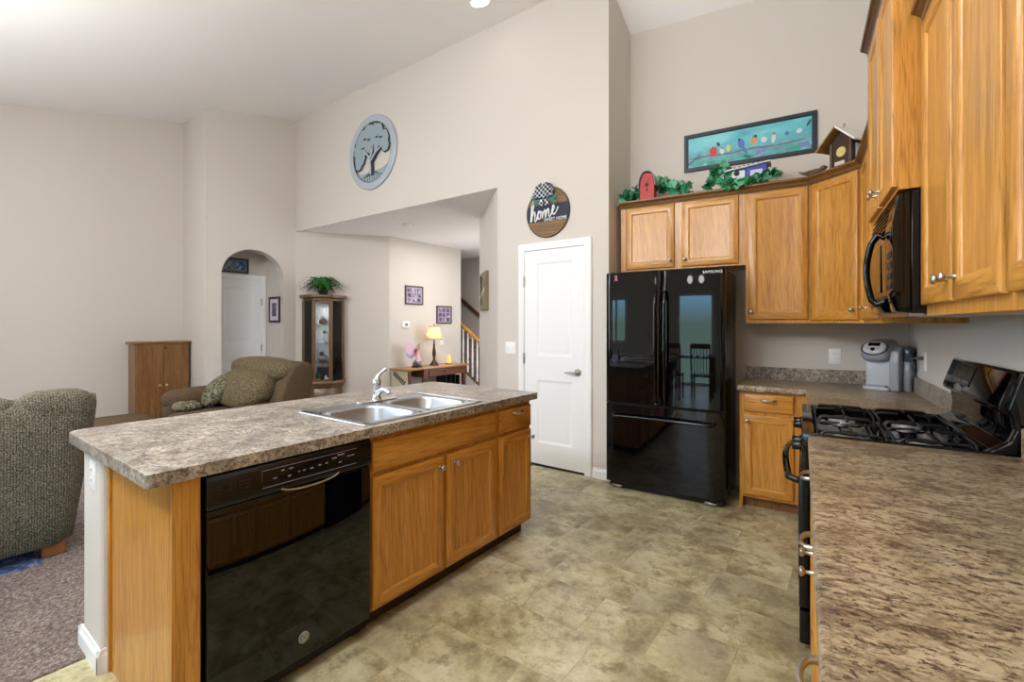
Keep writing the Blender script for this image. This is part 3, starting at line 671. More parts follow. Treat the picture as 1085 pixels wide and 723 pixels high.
for k in range(5): mb.prism([(.335, MY0+.173, 1.748+.021*k), (.284+.004*k, MY0+.173, 1.748+.021*k), (.288+.004*k, MY0+.173, 1.760+.021*k), (.335, MY0+.173, 1.760+.021*k)], (0, MY1-MY0-.178, 0))
mb.build('vent_grille', BLACKS, mw)
mb = MB(); y0 = MY0+.235
mb.tube([(.287, y0, 1.72), (.262, y0+.005, 1.735), (.245, y0+.01, 1.70)]+[(.240-.012*math.sin(math.pi*i/8), y0+.012, 1.68-.19*i/8) for i in range(9)]+[(.245, y0+.01, 1.465), (.262, y0+.005, 1.448), (.287, y0, 1.46)], .0125, 12); mb.build('handle', BLACKG, do, smooth=60)
mb = MB(); mb.box(.33, .65, MY0+.02, MY1-.02, 1.398, 1.410); mb.build('underside_panel', STEEL, mw)

# ------------------------------------------------------------------ base cabinets and counters (frame B)
PBB = plane((0, 3.90, 0), (1, 0, 0), (0, -1, 0))
bc = thing('base_cabinet', 'oak base cabinet with a drawer and one door right of the refrigerator', 'cabinet', (-.2, 4.15, 0), 'B')
mb = MB(); mb.box(-.395, .048, 3.90, 4.41, .085, .868); mb.build('carcass', OAKZ, bc)
mb = MB(); mb.box(-.395, .048, 3.965, 4.40, 0, .087); mb.build('toe_kick', MOAKZ, bc)
mb = MB(); mb.box(-.399, -.380, 3.90, 4.42, 0, .868); mb.build('side_panel', OAKZ, bc)
dr = slab_front(PBB, -.370, -.050, .722, .850, 0, bc, OAKX); pull(PBB, -.21, .815, .02, dr, .088)
d = panel_front(PBB, -.370, -.050, .105, .694, 0, bc, [OAKZ, OAKX], .052); knob(PBB, -.345, .655, .02, d)
bc2 = thing('corner_base_cabinet', 'oak base cabinet filling the corner between back counter and range', 'cabinet', (.35, 3.6, 0), 'B')
mb = MB(); mb.prism([(.050, 3.15, .085), (.659, 3.15, .085), (.659, 4.41, .085), (.052, 4.41, .085)], (0, 0, .783)); mb.build('carcass', OAKZ, bc2)
mb = MB(); mb.box(.12, .65, 3.15, 4.40, 0, .087); mb.build('toe_kick', MOAKZ, bc2)
panel_front(PR(.05), 3.20, 3.60, .105, .85, 0, bc2, [OAKZ, OAKY], .052)
def counter_edge(x, y0, y1): pass
mb = MB(); mb.prism([(-.415, 3.862, .87), (.022, 3.862, .87), (.022, 3.145, .87), (.659, 3.145, .87), (.659, 4.43, .87), (-.415, 4.43, .87)], (0, 0, .042), .007, 3)
kc = thing('corner_countertop', 'grey-brown laminate countertop tinted for yellower light in the corner with raised splash under the coffee maker', 'countertop', (.1, 4.1, .87), 'B')
mb.build('worktop', LAM_K, kc, smooth=35)
mb = MB(); mb.box(-.402, .659, 4.410, 4.4295, .905, 1.012, .003, 1); mb.box(.638, .6595, 3.145, 4.412, .905, 1.012, .003, 1); mb.build('backsplash', LAM_I, kc)
kn = thing('near_countertop', 'broad speckled laminate countertop tinted for yellower light in the right foreground', 'countertop', (.34, 1.0, .87), 'B')
mb = MB(); mb.prism([(.020, -.6, .87), (.659, -.6, .87), (.659, 2.290, .87), (.020, 2.290, .87)], (0, 0, .042), .010, 4); mb.build('worktop', LAM_K, kn, smooth=50)
mb = MB(); mb.box(.638, .6595, -.6, 2.29, .905, 1.012, .003, 1); mb.build('backsplash', LAM_K, kn)
PN = PR(.048)
def near_unit(label, y0, y1, doors, dy0, dy1, py):
    o = thing('base_cabinet', label, 'cabinet', (.35, (y0+y1)/2, 0), 'B')
    mb = MB(); mb.box(.05, .655, y0, y1, .085, .868); mb.build('carcass', OAKZ, o)
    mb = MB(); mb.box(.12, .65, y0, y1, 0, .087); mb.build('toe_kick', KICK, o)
    dr = slab_front(PN, dy0, dy1, .722, .850, 0, o, OAKY); pull(PN, py, .79, .02, dr, .096, .032)
    for a, b, k in doors:
        d = panel_front(PN, a, b, .105, .694, 0, o, [OAKZ, OAKY], .052); knob(PN, k, .655, .02, d)
near_unit('oak base cabinet under the near counter right beside the range', 1.675, 2.285, [(1.69, 2.27, 1.735)], 1.69, 2.27, 2.13)
near_unit('oak base cabinet second from the range under the near counter', 1.20, 1.673, [(1.215, 1.66, 1.60)], 1.215, 1.66, 1.49)
near_unit('oak base cabinet farthest from the range, just inside the lower right corner', -.60, .598, [(-.585, -.01, -.04), (.01, .585, .04)], -.585, .585, .0)
near_unit('oak base cabinet third from the range at the lower right edge', .60, 1.198, [(.615, .89, .86), (.91, 1.185, .94)], .615, 1.185, .92)

# ------------------------------------------------------------------ range
rg = thing('gas_range', 'black freestanding gas range between the two brown counters', 'range', (.3, 2.72, 0), 'B')
RY0, RY1 = 2.298, 3.138
mb = MB(); mb.box(.03, .655, RY0+.004, RY1-.004, .06, .86); mb.build('body', BLACKS, rg)
mb = MB(); mb.box(.06, .62, RY0+.02, RY1-.02, 0, .062); mb.build('base_plinth', BLACKM, rg)
mb = MB()                                            # cooktop: raised rim round a sunk tray
mb.box(-.002, .60, RY0, RY0+.022, .86, .916, .005, 2); mb.box(-.002, .60, RY1-.022, RY1, .86, .916, .005, 2)
mb.box(-.002, .045, RY0+.01, RY1-.01, .86, .916, .005, 2); mb.box(.565, .62, RY0+.01, RY1-.01, .86, .912, .004, 2); mb.box(.03, .58, RY0+.01, RY1-.01, .858, .872)
mb.build('cooktop', BLACKG, rg)
mb = MB(); mb.prism([(.03, RY0+.004, .735), (-.004, RY0+.004, .745), (.002, RY0+.004, .86), (.004, RY0+.004, .90), (.03, RY0+.004, .90)], (0, RY1-RY0-.008, 0), .004, 2); fp = mb.build('control_panel', BLACKG, rg)
for y in (2.43, 2.53, 2.94, 3.04):
    mb = MB(); c = Vector((-.002, y, .835)); mb.tube([c, c+Vector((-.004, 0, 0)), c+Vector((-.006, 0, 0)), c+Vector((-.028, 0, 0)), c+Vector((-.031, 0, 0))], [.027, .027, .021, .019, .016], 18)
    mb.box(-.040, -.026, y-.005, y+.005, .815, .855, .002, 1); mb.build('knob', BLACKG, fp)
mb = MB(); mb.box(-.012, .03, RY0+.010, RY1-.010, .185, .728, .006, 2); od = mb.build('oven_door', BLACKS, rg)
mb = MB(); mb.box(-.0145, -.011, RY0+.10, RY1-.10, .26, .60, .001, 1); mb.build('window', GLASSB, od)
mb = MB(); pts = [(-.010, RY0+.06, .700), (-.032, RY0+.062, .704)]+[(-.050-.020*math.sin(math.pi*i/12), RY0+.07+.70*i/12, .708+.024*math.sin(math.pi*i/12)) for i in range(13)]+[(-.032, RY1-.062, .704), (-.010, RY1-.06, .700)]
mb.tube(pts, .0145, 12); mb.build('handle', BLACKG, od, smooth=60)
mb = MB(); mb.box(-.010, .03, RY0+.010, RY1-.010, .035, .172, .006, 2); mb.build('storage_drawer', BLACKS, rg)
prof = [(.595, .90), (.655, .90), (.655, 1.185), (.652, 1.200), (.645, 1.204), (.636, 1.196), (.600, 1.085), (.597, 1.066), (.604, 1.052), (.626, 1.040), (.632, .99), (.628, .935), (.575, .916), (.575, .90)]
mb = MB(); mb.prism([(x, RY0+.05, z) for x, z in prof], (0, RY1-RY0-.055, 0), .004, 2); bg_ = mb.build('backguard', BLACKG, rg, smooth=40)
mb = MB(); pf = [(.655, .905), (.657, 1.19), (.652, 1.206), (.645, 1.19), (.612, 1.07), (.626, 1.045), (.634, 1.0), (.618, .955), (.578, .925), (.548, .905)]
mb.prism([(x, RY0+.006, z) for x, z in pf], (0, .045, 0), .005, 3); mb.build('end_cap', BLACKG, bg_, smooth=50)
sl = Vector((.636-.600, 0, 1.196-1.085)); 
def onface(a, y, off): 
    n = Vector((-sl.z, 0, sl.x)).normalized(); return Vector((.600, y, 1.085))+sl*a+n*off
def fpanel(mb, a0, a1, y0, y1, o0, o1):
    v = [onface(a0, y0, o0), onface(a0, y1, o0), onface(a1, y1, o0), onface(a1, y0, o0)]; n = Vector((-sl.z, 0, sl.x)).normalized(); mb.prism(v, n*(o1-o0))
mb = MB(); fpanel(mb, .12, .88, 2.74, 3.02, -.001, .0025); dp = mb.build('display_panel', BLACKS, bg_)
mb = MB(); fpanel(mb, .45, .82, 2.82, 2.94, .002, .0032); mb.build('clock_window', GLASSB, dp)
mb = MB()
for k in range(6): fpanel(mb, .22, .30, 2.76+.04*k, 2.775+.04*k, .002, .003)
mb.build('panel_lettering', plain('grey_print', 120, 120, 122, .5), dp)
for x in (.170, .425):
    for y in (2.50, 2.92):
        mb = MB(); mb.lathe([(.058, .872), (.056, .878), (.040, .882), (.040, .890), (.0, .890)], (x, y, 0), 28); bu = mb.build('burner', plain('burner_alloy', 190, 190, 190, .4, .6), rg)
        mb = MB(); mb.lathe([(.036, .889), (.038, .893), (.034, .899), (0, .900)], (x, y, 0), 28); mb.build('burner_cap', IRON, bu)
for y0, y1 in ((2.335, 2.70), (2.735, 3.10)):
    mb = MB(); zt = .924
    for x0, x1 in ((.055, .285), (.305, .545)):
        rr = rc(x0, x1, y0, y1, (.035,)*4, 5)
        # hooped rails: each side dips to a foot at the corners
        n = 24
        for (a, b) in (((x0, y0), (x1, y0)), ((x0, y1), (x1, y1)), ((x0, y0), (x0, y1)), ((x1, y0), (x1, y1))):
            A_, B_ = Vector((*a, 0)), Vector((*b, 0)); pts = []
            for i in range(n+1):
                t = i/n; e = min(t, 1-t); h = zt if e > .12 else .876+(zt-.876)*math.sin(math.pi/2*e/.12)
                p = A_.lerp(B_, t); pts.append((p.x, p.y, h))
            mb.tube(pts, .0052, 8)
        cx, cy = (x0+x1)/2, (y0+y1)/2
        for (px, py) in ((x0, cy), (x1, cy), (cx, y0), (cx, y1)):
            q = Vector((px, py, zt)).lerp(Vector((cx, cy, zt)), .74)
            mb.tube([(px, py, zt-.002), tuple(Vector((px, py, zt+.010)).lerp(q, .15)), (q.x, q.y, zt+.010)], .0048, 8)
    mb.build('grate', IRON, rg, smooth=60)

# ------------------------------------------------------------------ coffee maker and outlets
GREYP = plain('silver_plastic', 176, 178, 182, .32); DGREY = plain('charcoal_plastic', 70, 72, 78, .35)
LGREY = plain('grey_plastic', 140, 143, 150, .32)
FR['K'] = FR['B'] @ Matrix.Translation((.525, 4.20, .9125)) @ Matrix.Rotation(R(-26), 4, 'Z')
cf = thing('coffee_maker', 'silver and grey single-cup coffee maker on the corner counter', 'coffee maker', (0, 0, 0), 'K')
mb = MB(); mb.prism(pl(rc(-.125, .045, -.15, .11, (.05, .02, .02, .03)), 0), (0, 0, .022), .003, 1); mb.build('base', GREYP, cf)
mb = MB(); mb.prism(pl(rc(-.105, .02, -.14, -.03, (.045, .01, .01, .02)), .022), (0, 0, .010), .002, 1); mb.build('drip_tray', LGREY, cf)
mb = MB(); mb.prism([(-.112, -.10, .02), (.035, -.10, .02), (.035, .11, .02), (-.112, .11, .02)], (0, 0, .21), .012, 3)
mb.build('body', GREYP, cf, smooth=60)
mb = MB(); mb.prism([(.036, y, z) for y, z in ((-.13, .0), (-.128, .20), (-.11, .27), (-.05, .305), (.11, .305), (.12, .0))], (.055, 0, 0), .010, 3); mb.build('side_housing', LGREY, cf, smooth=60)
mb = MB(); mb.puff((-.045, -.045, .265), (.092, .125, .072), 3.2, 16, f=lambda p: Vector((p.x, p.y, p.z+.22*(p.y) if p.z > 0 else p.z+.1*p.y))); hd = mb.build('brew_head', LGREY, cf, smooth=180)
mb = MB(); M_ = Matrix.Translation((-.045, -.135, .288)) @ Matrix.Rotation(R(52), 4, 'X'); mb.puff((0, 0, 0), (.068, .052, .018), 2.6, 14, M=M_); mb.build('face_panel', GREYP, hd, smooth=180)
mb = MB(); mb.box(-.035, .035, .004, .034, .012, .022, .003, 1, M=M_); mb.lathe([(.013, .012), (.013, .021), (0, .022)], (0, -.022, 0), 16, M=M_); mb.build('screen', GLASSB, hd)
mb = MB(); mb.tube([Vector(M_ @ Vector((.074*math.cos(t), .058*math.sin(t), .002))) for t in [2*math.pi*i/28 for i in range(28)]], .006, 8, True); mb.build('trim_ring', DGREY, hd, smooth=180)
mb = MB(); mb.prism(pl(rc(.093, .135, -.07, .10, (.015,)*4), .0), (0, 0, .20), .004, 1); rs = mb.build('water_reservoir', LGREY, cf, smooth=60)
mb = MB(); mb.prism(pl(rc(.093, .133, -.068, .10, (.015,)*4), .20), (0, 0, .095), .004, 1); mb.build('clear_tank', plain('smoked_plastic', 70, 84, 100, .12), rs, smooth=60)
def outlet(label, P, u, z, base, frame, kind='outlet', w=.07, h=.115, name='wall_outlet', cat='outlet'):
    o = thing(name, label, cat, base, frame); plate(o, P, u, z, kind, w, h); return o
PW = plane((0, 4.43, 0), (1, 0, 0), (0, -1, 0)); PWR = PR(.66)
outlet('white outlet on the back wall left of the coffee maker', PW, .216, 1.115, (.216, 4.43, 1.115), 'B', w=.078, h=.118)
outlet('white outlet on the right wall with the coffee maker plugged in', PWR, 3.90, 1.13, (.66, 3.90, 1.13), 'B', w=.08, h=.118)
outlet('white outlet peeking out above the far end of the range backguard', PWR, 3.02, 1.145, (.66, 3.02, 1.145), 'B', w=.08)
pc = thing('power_cord', 'dark cord running from the coffee maker to the wall plug', 'cord', (.6, 4.0, 1.1), 'B')
mb = MB(); mb.tube([(.653, 3.90, 1.15), (.625, 3.902, 1.15), (.612, 3.906, 1.149)], [.012, .011, .005], 10); mb.build('plug', DGREY, pc)
mb = MB(); mb.tube([(.616, 3.905, 1.149), (.602, 3.925, 1.146), (.605, 3.97, 1.135), (.622, 4.03, 1.11), (.640, 4.10, 1.07), (.648, 4.18, 1.04)], .004, 8); mb.build('cable', DGREY, pc, smooth=60)
sw = thing('light_switch', 'white double light switch left of the pantry door', 'light switch', (-2.835, 3.813, 1.125)); plate(sw, plane((0, 3.813, 0), (1, 0, 0), (0, -1, 0)), -2.835, 1.125, 2, .125, .125)

# ------------------------------------------------------------------ things on the cabinet tops and walls
def ivy(label, pts, n, spread, seed, frame='B', leaf=.045, group=None, hang=False):
    rnd = random.Random(seed); P = [Vector(p) for p in pts]
    o = thing('ivy_garland', label, 'ivy', tuple(P[0]), frame, group)
    st = MB(); st.tube([tuple(p) for p in P], .003, 6); st.build('stem', STEM, o)
    mb = MB()
    for i in range(n):
        t = rnd.random()*(len(P)-1); k = min(int(t), len(P)-2); p = P[k].lerp(P[k+1], t-k)
        p = p+Vector((rnd.uniform(-1, 1)*spread[0], rnd.uniform(-1, 1)*spread[1], rnd.uniform(-.3, 1)*spread[2]))
        p.z = max(p.z, pts[0][2]+.008) if not hang else p.z
        s = leaf*rnd.uniform(.7, 1.25)
        M = Matrix.Translation(p) @ Matrix.Rotation(rnd.uniform(0, 6.28), 4, 'Z') @ Matrix.Rotation(rnd.uniform(.5, 1.6), 4, 'X') @ Matrix.Rotation(rnd.uniform(0, 6.28), 4, 'Z') @ Matrix.Scale(s, 4)
        out = [(0, -.55), (.35, -.62), (.55, -.25), (.40, .0), (.62, .30), (.22, .28), (0, .75), (-.22, .28), (-.62, .30), (-.40, 0), (-.55, -.25), (-.35, -.62)]
        mb.m = 1 if rnd.random() < .36 else 0
        t_ = bmesh.new(); c = t_.verts.new((0, 0, .10)); vs = [t_.verts.new((x, y, -.05*abs(x)*2)) for x, y in out]
        for a in range(len(vs)): t_.faces.new((c, vs[a], vs[(a+1) % len(vs)]))
        mb.merge(t_, M)
    mb.build('leaves', [LEAF, LEAF2], o, smooth=0); return o
REDP = plain('red_paint', 176, 38, 40, .5); GREYR = plain('grey_roof', 150, 150, 156, .6)
ivy('green leaf garland around the red birdhouse above the refrigerator', [(-1.37, 4.16, 2.45), (-1.28, 4.20, 2.50), (-1.16, 4.26, 2.59), (-1.02, 4.22, 2.56), (-.92, 4.16, 2.50), (-.82, 4.14, 2.46)], 120, (.05, .04, .07), 3, leaf=.062)
rb = thing('birdhouse', 'small red arched birdhouse with grey roof on the cabinet over the refrigerator', 'birdhouse', (-1.145, 4.13, 2.441), 'B')
FRB = Matrix.Translation((-1.145, 4.125, 2.441))
def housepts(w, hs, ht, n=8): return [(-w, 0), (w, 0), (w, hs)]+[(w*math.cos(math.pi*i/(2*n)*1.0)**.8 if i < n else 0, hs+(ht-hs)*math.sin(math.pi*i/(2*n))) for i in range(1, n+1)]+[(-w*math.cos(math.pi*i/(2*n))**.8, hs+(ht-hs)*math.sin(math.pi*i/(2*n))) for i in range(n-1, 0, -1)]+[(-w, hs)]
mb = MB(); mb.prism([(x, -.035, z) for x, z in housepts(.062, .12, .235)], (0, .075, 0), .003, 1, M=FRB); bx_ = mb.build('house_body', REDP, rb)
mb = MB(); rp = housepts(.074, .12, .252)[2:]; 
for a, b in zip(rp, rp[1:]): mb.prism([(a[0], -.05, a[1]), (b[0], -.05, b[1]), (b[0]*.93, -.05, b[1]-.008), (a[0]*.93, -.05, a[1]-.004)], (0, .10, 0), M=FRB)
mb.build('roof', GREYR, rb)
mb = MB(); mb.tube([(0, -.0365, .13), (0, -.034, .13)], .017, 16, M=FRB); mb.build('entry_hole', BLACKM, bx_)
mb = MB(); mb.tube([(0, -.035, .085), (0, -.065, .085)], .005, 8, M=FRB); mb.tube([(-.06, -.036, .20), (0, -.037, .155), (.045, -.036, .205)], .002, 5, M=FRB); mb.build('perch', DGREY, bx_)
ivy('green leaf garland draped around the blue and white birdhouse', [(-.67, 4.11, 2.47), (-.62, 4.12, 2.50), (-.60, 4.12, 2.56), (-.56, 4.13, 2.62), (-.53, 4.11, 2.56), (-.53, 4.09, 2.48), (-.50, 4.045, 2.45), (-.44, 4.04, 2.43), (-.36, 4.05, 2.46), (-.27, 4.08, 2.49), (-.20, 4.11, 2.50), (-.16, 4.12, 2.50)], 130, (.035, .015, .03), 8, leaf=.058, hang=True)
bb = thing('birdhouse', 'blue and white painted birdhouse with flat roof half hidden in ivy', 'birdhouse', (-.37, 4.15, 2.441), 'B')
mb = MB(); mb.box(-.50, -.38, 4.10, 4.22, 2.441, 2.575, .003, 1); h1 = mb.build('house_body', plain('white_blue', 214, 226, 232, .5), bb)
mb = MB(); mb.box(-.503, -.377, 4.097, 4.223, 2.441, 2.50, .002, 1); mb.build('painted_band', plain('blue_paint', 52, 96, 168, .5), h1)
mb = MB(); mb.box(-.378, -.23, 4.105, 4.22, 2.441, 2.605, .003, 1); mb.build('side_room', plain('indigo_paint', 58, 70, 160, .5), bb)
mb = MB(); mb.box(-.345, -.26, 4.101, 4.106, 2.47, 2.565, .001, 1); mb.build('painted_panel', plain('pale_lilac', 196, 206, 232, .5), bb)
mb = MB(); mb.prism([(-.53, 4.08, 2.575), (-.53, 4.08, 2.585), (-.205, 4.08, 2.618), (-.205, 4.08, 2.608)], (0, .16, 0)); rf = mb.build('roof', plain('pale_roof', 206, 214, 224, .5), bb)
mb = MB()
for k in range(7): mb.box(-.46+.033*k, -.445+.033*k, 4.077, 4.081, 2.590+.0033*k, 2.600+.0033*k)
mb.build('roof_edge_pattern', plain('slate_paint', 96, 110, 140, .5), rf)
mb = MB(); mb.tube([(-.44, 4.0985, 2.555), (-.44, 4.101, 2.555)], .021, 18); mb.build('entry_hole', BLACKM, h1)
# little carved bird
BRN = plain('driftwood', 96, 78, 62, .7)
bi = thing('bird_figurine', 'small grey-brown carved bird lying on the cabinet top beside the log birdhouse', 'figurine', (.06, 4.13, 2.441), 'B')
mb = MB(); M_ = Matrix.Translation((.085, 4.11, 2.477)) @ Matrix.Rotation(R(-6), 4, 'Y'); mb.ell((0, 0, 0), (.058, .026, .027), 10, M=M_); mb.ell((.048, 0, .020), (.022, .02, .019), 8, M=M_)
mb.tube([(-.03, 0, .004), (-.075, 0, .010), (-.105, 0, .030)], [.022, .012, .003], 8, M=M_); bo = mb.build('body', BRN, bi, smooth=180)
mb = MB(); mb.tube([(.068, 0, .022), (.085, 0, .018)], [.005, .001], 6, M=M_); mb.build('beak', DGREY, bo)
mb = MB(); mb.ell((.055, 4.11, 2.445), (.05, .03, .006), 8); mb.build('base', BRN, bi)
# log cabin birdhouse
LOG = plain('dark_log', 62, 40, 30, .7); TANW = oak('tan_roof_wood', 'y', srgb(176, 138, 84), srgb(158, 120, 70), srgb(132, 98, 56), .6)
FR['L'] = FR['B'] @ Matrix.Translation((.285, 4.06, 2.441)) @ Matrix.Rotation(R(-40), 4, 'Z')
lb = thing('birdhouse', 'brown log birdhouse with a wide pale pitched roof on the corner cabinet', 'birdhouse', (0, 0, 0), 'L')
mb = MB(); mb.prism([(x, -.085, z) for x, z in ((-.075, 0), (.075, 0), (.075, .20), (0, .27), (-.075, .20))], (0, .20, 0), .003, 1)
hb_ = mb.build('house_body', LOG, lb)
for s, nm in ((-1, 'a'), (1, 'b')):
    mb = MB(); mb.prism([(0, -.15, .285), (s*.135, -.15, .155), (s*.142, -.15, .164), (0, -.15, .300)], (0, .34, 0)); mb.build('roof', TANW if s < 0 else plain('white_roof', 232, 230, 226, .6), lb)
mb = MB(); mb.tube([(-.0, -.0875, .125), (0, -.0845, .125)], .034, 22); mb.build('clock_dial', plain('gilt_dial', 214, 196, 120, .4), hb_)
mb = MB(); mb.box(-.045, .025, -.0885, -.084, .025, .062, .001, 1); mb.build('sign_plaque', plain('cream_plaque', 206, 196, 180, .6), hb_)
mb = MB(); mb.box(.0745, .0785, -.05, .075, .04, .165, .001, 1); wn_ = mb.build('window', plain('pale_window', 190, 214, 230, .15), hb_)
mb = MB(); mb.box(.0782, .0795, -.005, .06, .055, .115); mb.build('window_card', plain('white_card', 236, 240, 244, .5), wn_)
for s in (-1, 1):
    mb = MB(); mb.tube([(s*.068, -.090, 0), (s*.068, -.090, .195)], .010, 10); mb.build('corner_post', BRN, hb_)
mb = MB(); mb.tube([(0, -.06, .298), (0, -.06, .32), (.0, -.05, .325), (0, -.045, .31)], .0025, 6); mb.build('hanging_loop', DGREY, lb)
# long bird picture
PC = plane((0, 4.43, 0), (1, 0, 0), (0, -1, 0))
bp = thing('framed_picture', 'long narrow teal picture of garden birds on a branch in a dark frame', 'picture', (-.4, 4.43, 2.73), 'B')
UX0, UX1, UZ0, UZ1 = -.902, .101, 2.722, 3.052
mb = MB(); q = lambda k, d: (UX0+k, UX1-k, UZ0+k, UZ1-k, d)
mb.rectloops(PC, [q(0, 0), q(0, .016), q(.003, .019), q(.030, .018), q(.036, .008)], cap=True); mb.build('frame', plain('navy_black_frame', 22, 32, 46, .35), bp)
m, N, L, p = new_mat('teal_print_paper', rough=.35)
n1 = noise(N, L, coords(N, L, (3, 3, 6), False), 1, 6, .6, .5); n2 = noise(N, L, coords(N, L, (14, 14, 26), False), 1, 5, .7, .5)
c = ramp(N, L, n1, [(.3, srgb(70, 156, 176)), (.5, srgb(104, 194, 206)), (.7, srgb(140, 214, 220))])
tcz = N.new('ShaderNodeTexCoord'); sxyz = N.new('ShaderNodeSeparateXYZ'); L.new(tcz.outputs['Object'], sxyz.inputs[0])
lo = ramp(N, L, sxyz.outputs['Z'], [(.05, G1), (.20, G0)])
mm = mix(N, L, 1, lo, ramp(N, L, n2, [(.4, G0), (.55, G1)]), 'MULTIPLY')
L.new(mix(N, L, mm, c, srgb(108, 132, 150)), p.inputs['Base Color']); PAPER = m
pcs = [PAPER]+[plain(n_, *c_, .5) for n_, c_ in (('branch_grey', (98, 118, 132)), ('leaf_teal', (72, 176, 160)), ('bird_red', (196, 56, 58)), ('bird_blue', (72, 120, 196)), ('bird_yellow', (206, 206, 110)), ('bird_orange', (206, 154, 92)), ('bird_white', (206, 216, 226)), ('bird_dark', (34, 52, 74)), ('flower_violet', (116, 128, 204)))]
mb = MB(); mb.rectloops(PC, [(UX0+.032, UX1-.032, UZ0+.032, UZ1-.032, .006), (UX0+.032, UX1-.032, UZ0+.032, UZ1-.032, .0085)])
def blot(u, z, w, h, m_, d=.0086, rot=0.0, n=14):
    mb.m = m_; mb.prism([PC(u+w*math.cos(t)*math.cos(rot)-h*math.sin(t)*math.sin(rot), z+w*math.cos(t)*math.sin(rot)+h*math.sin(t)*math.cos(rot), d) for t in [2*math.pi*i/n for i in range(n)]], (0, -.0005, 0))
for k in range(9): blot(-.80+.095*k, 2.835+.006*math.sin(k*1.7), .07, .007, 1, .0086, .03*math.sin(k))
rnd = random.Random(4)
for k in range(15): blot(-.84+.9*rnd.random(), 2.765+.05*rnd.random(), .03+.03*rnd.random(), .014, 2, .0087, rnd.uniform(-.5, .5))
for u in (-.31, -.27, .0, .03): blot(u, 2.79+.02*rnd.random(), .022, .018, 9, .0089)
for k in range(7): blot(-.855+.014*k, 2.80+.008*k, .0022, .030, 8, .0088, -.9+.12*k)
for (u, z, w, h, m_, r_) in ((-.66, 2.868, .032, .042, 3, .1), (-.59, 2.86, .017, .026, 7, .2), (-.587, 2.882, .009, .010, 8, 0), (-.54, 2.875, .017, .029, 5, -.1), (-.44, 2.895, .026, .042, 4, .15), (-.415, 2.835, .012, .042, 4, .5), (-.345, 2.905, .024, .036, 6, -.35), (-.335, 2.935, .016, .013, 8, 0), (-.27, 2.895, .022, .024, 7, .2), (-.20, 2.895, .014, .045, 7, -.1), (-.195, 2.93, .014, .012, 6, 0), (-.105, 2.91, .015, .018, 4, .3), (-.02, 2.915, .022, .018, 7, .3), (.045, 2.965, .008, .03, 8, -.5), (.06, 2.95, .015, .008, 2, 0), (-.62, 2.925, .012, .02, 8, .4), (-.455, 2.93, .01, .012, 8, 0)): blot(u, z, w, h, m_, .0091, r_)
mb.m = 0; mb.build('print', pcs, bp, smooth=0)

# round wooden home sign
PA = plane((0, 3.813, 0), (1, 0, 0), (0, -1, 0))
HC = (-2.389, 2.428); HR = .238
hs = thing('round_sign', 'round wooden sign reading home sweet home above the pantry door', 'sign', (HC[0], 3.813, HC[1]-HR))
rw = oak('stained_board', 'x', srgb(146, 112, 62), srgb(122, 90, 46), srgb(92, 66, 34), .6)
mb = MB()
circ = lambda r, d, n=48: [PA(HC[0]+r*math.cos(2*math.pi*i/n), HC[1]+r*math.sin(2*math.pi*i/n), d) for i in range(n)]
mb.prism(circ(HR, 0), (0, -.014, 0), .002, 1); mb.m = 1
zb0, zb1 = -.085, .070
band = [(x, z) for x, z in [(HR*.995*math.cos(t), HR*.995*math.sin(t)) for t in [math.asin(zb0/HR)+(math.asin(zb1/HR)-math.asin(zb0/HR))*i/8 for i in range(9)]]]
band += [(-x, z) for x, z in band[::-1]]
mb.prism([PA(HC[0]+x, HC[1]+z, .014) for x, z in band], (0, -.0012, 0))
mb.build('board', [rw, plain('navy_band', 24, 32, 58, .6)], hs)
mb = MB(); mb.tube(circ(HR-.002, .010), .006, 6, True); mb.build('rim', plain('dark_rim', 40, 36, 34, .6), hs)
# script word drawn as brush strokes: h o m e
strokes = [
 [(-.205, -.06), (-.200, .0), (-.190, .07), (-.178, .105), (-.168, .100), (-.172, .06), (-.190, -.01), (-.197, -.065), (-.188, -.02), (-.172, .015), (-.158, .018), (-.154, -.005), (-.158, -.045), (-.150, -.062), (-.135, -.045)],
 [(-.135, -.045), (-.118, .01), (-.100, .020), (-.088, .0), (-.094, -.035), (-.112, -.045), (-.122, -.025), (-.115, .005), (-.098, .015), (-.070, .012)],
 [(-.070, .012), (-.066, -.01), (-.070, -.045), (-.060, -.01), (-.044, .022), (-.034, .018), (-.034, -.04), (-.024, -.005), (-.008, .028), (.004, .024), (.004, -.02), (.014, -.036), (.030, -.02)],
 [(.030, -.02), (.055, .015), (.066, .040), (.056, .052), (.044, .030), (.044, -.005), (.060, -.022), (.085, -.005), (.110, .035)]]
mb = MB()
for s in strokes:
    P_ = []
    for i in range(len(s)-1):
        for k in range(4):
            t = k/4; p0 = s[max(i-1, 0)]; p1 = s[i]; p2 = s[i+1]; p3 = s[min(i+2, len(s)-1)]
            f = lambda j: .5*((2*p1[j])+(-p0[j]+p2[j])*t+(2*p0[j]-5*p1[j]+4*p2[j]-p3[j])*t*t+(-p0[j]+3*p1[j]-3*p2[j]+p3[j])*t**3)
            P_.append((f(0), f(1)))
    P_.append(s[-1])
    mb.tube([PA(HC[0]+.012+x*.98, HC[1]-.005+z*1.15, .0165) for x, z in P_], [.0085*(1-.35*abs(math.sin(i*.5))) for i in range(len(P_))], 6)
text_mb(mb, 'SWEET HOME', .040, basis((HC[0]+.085, 3.813-.0156, HC[1]-.072), (1, 0, 0), (0, -1, 0)))
mb.build('lettering', plain('white_lettering', 236, 238, 240, .5), hs, smooth=60)
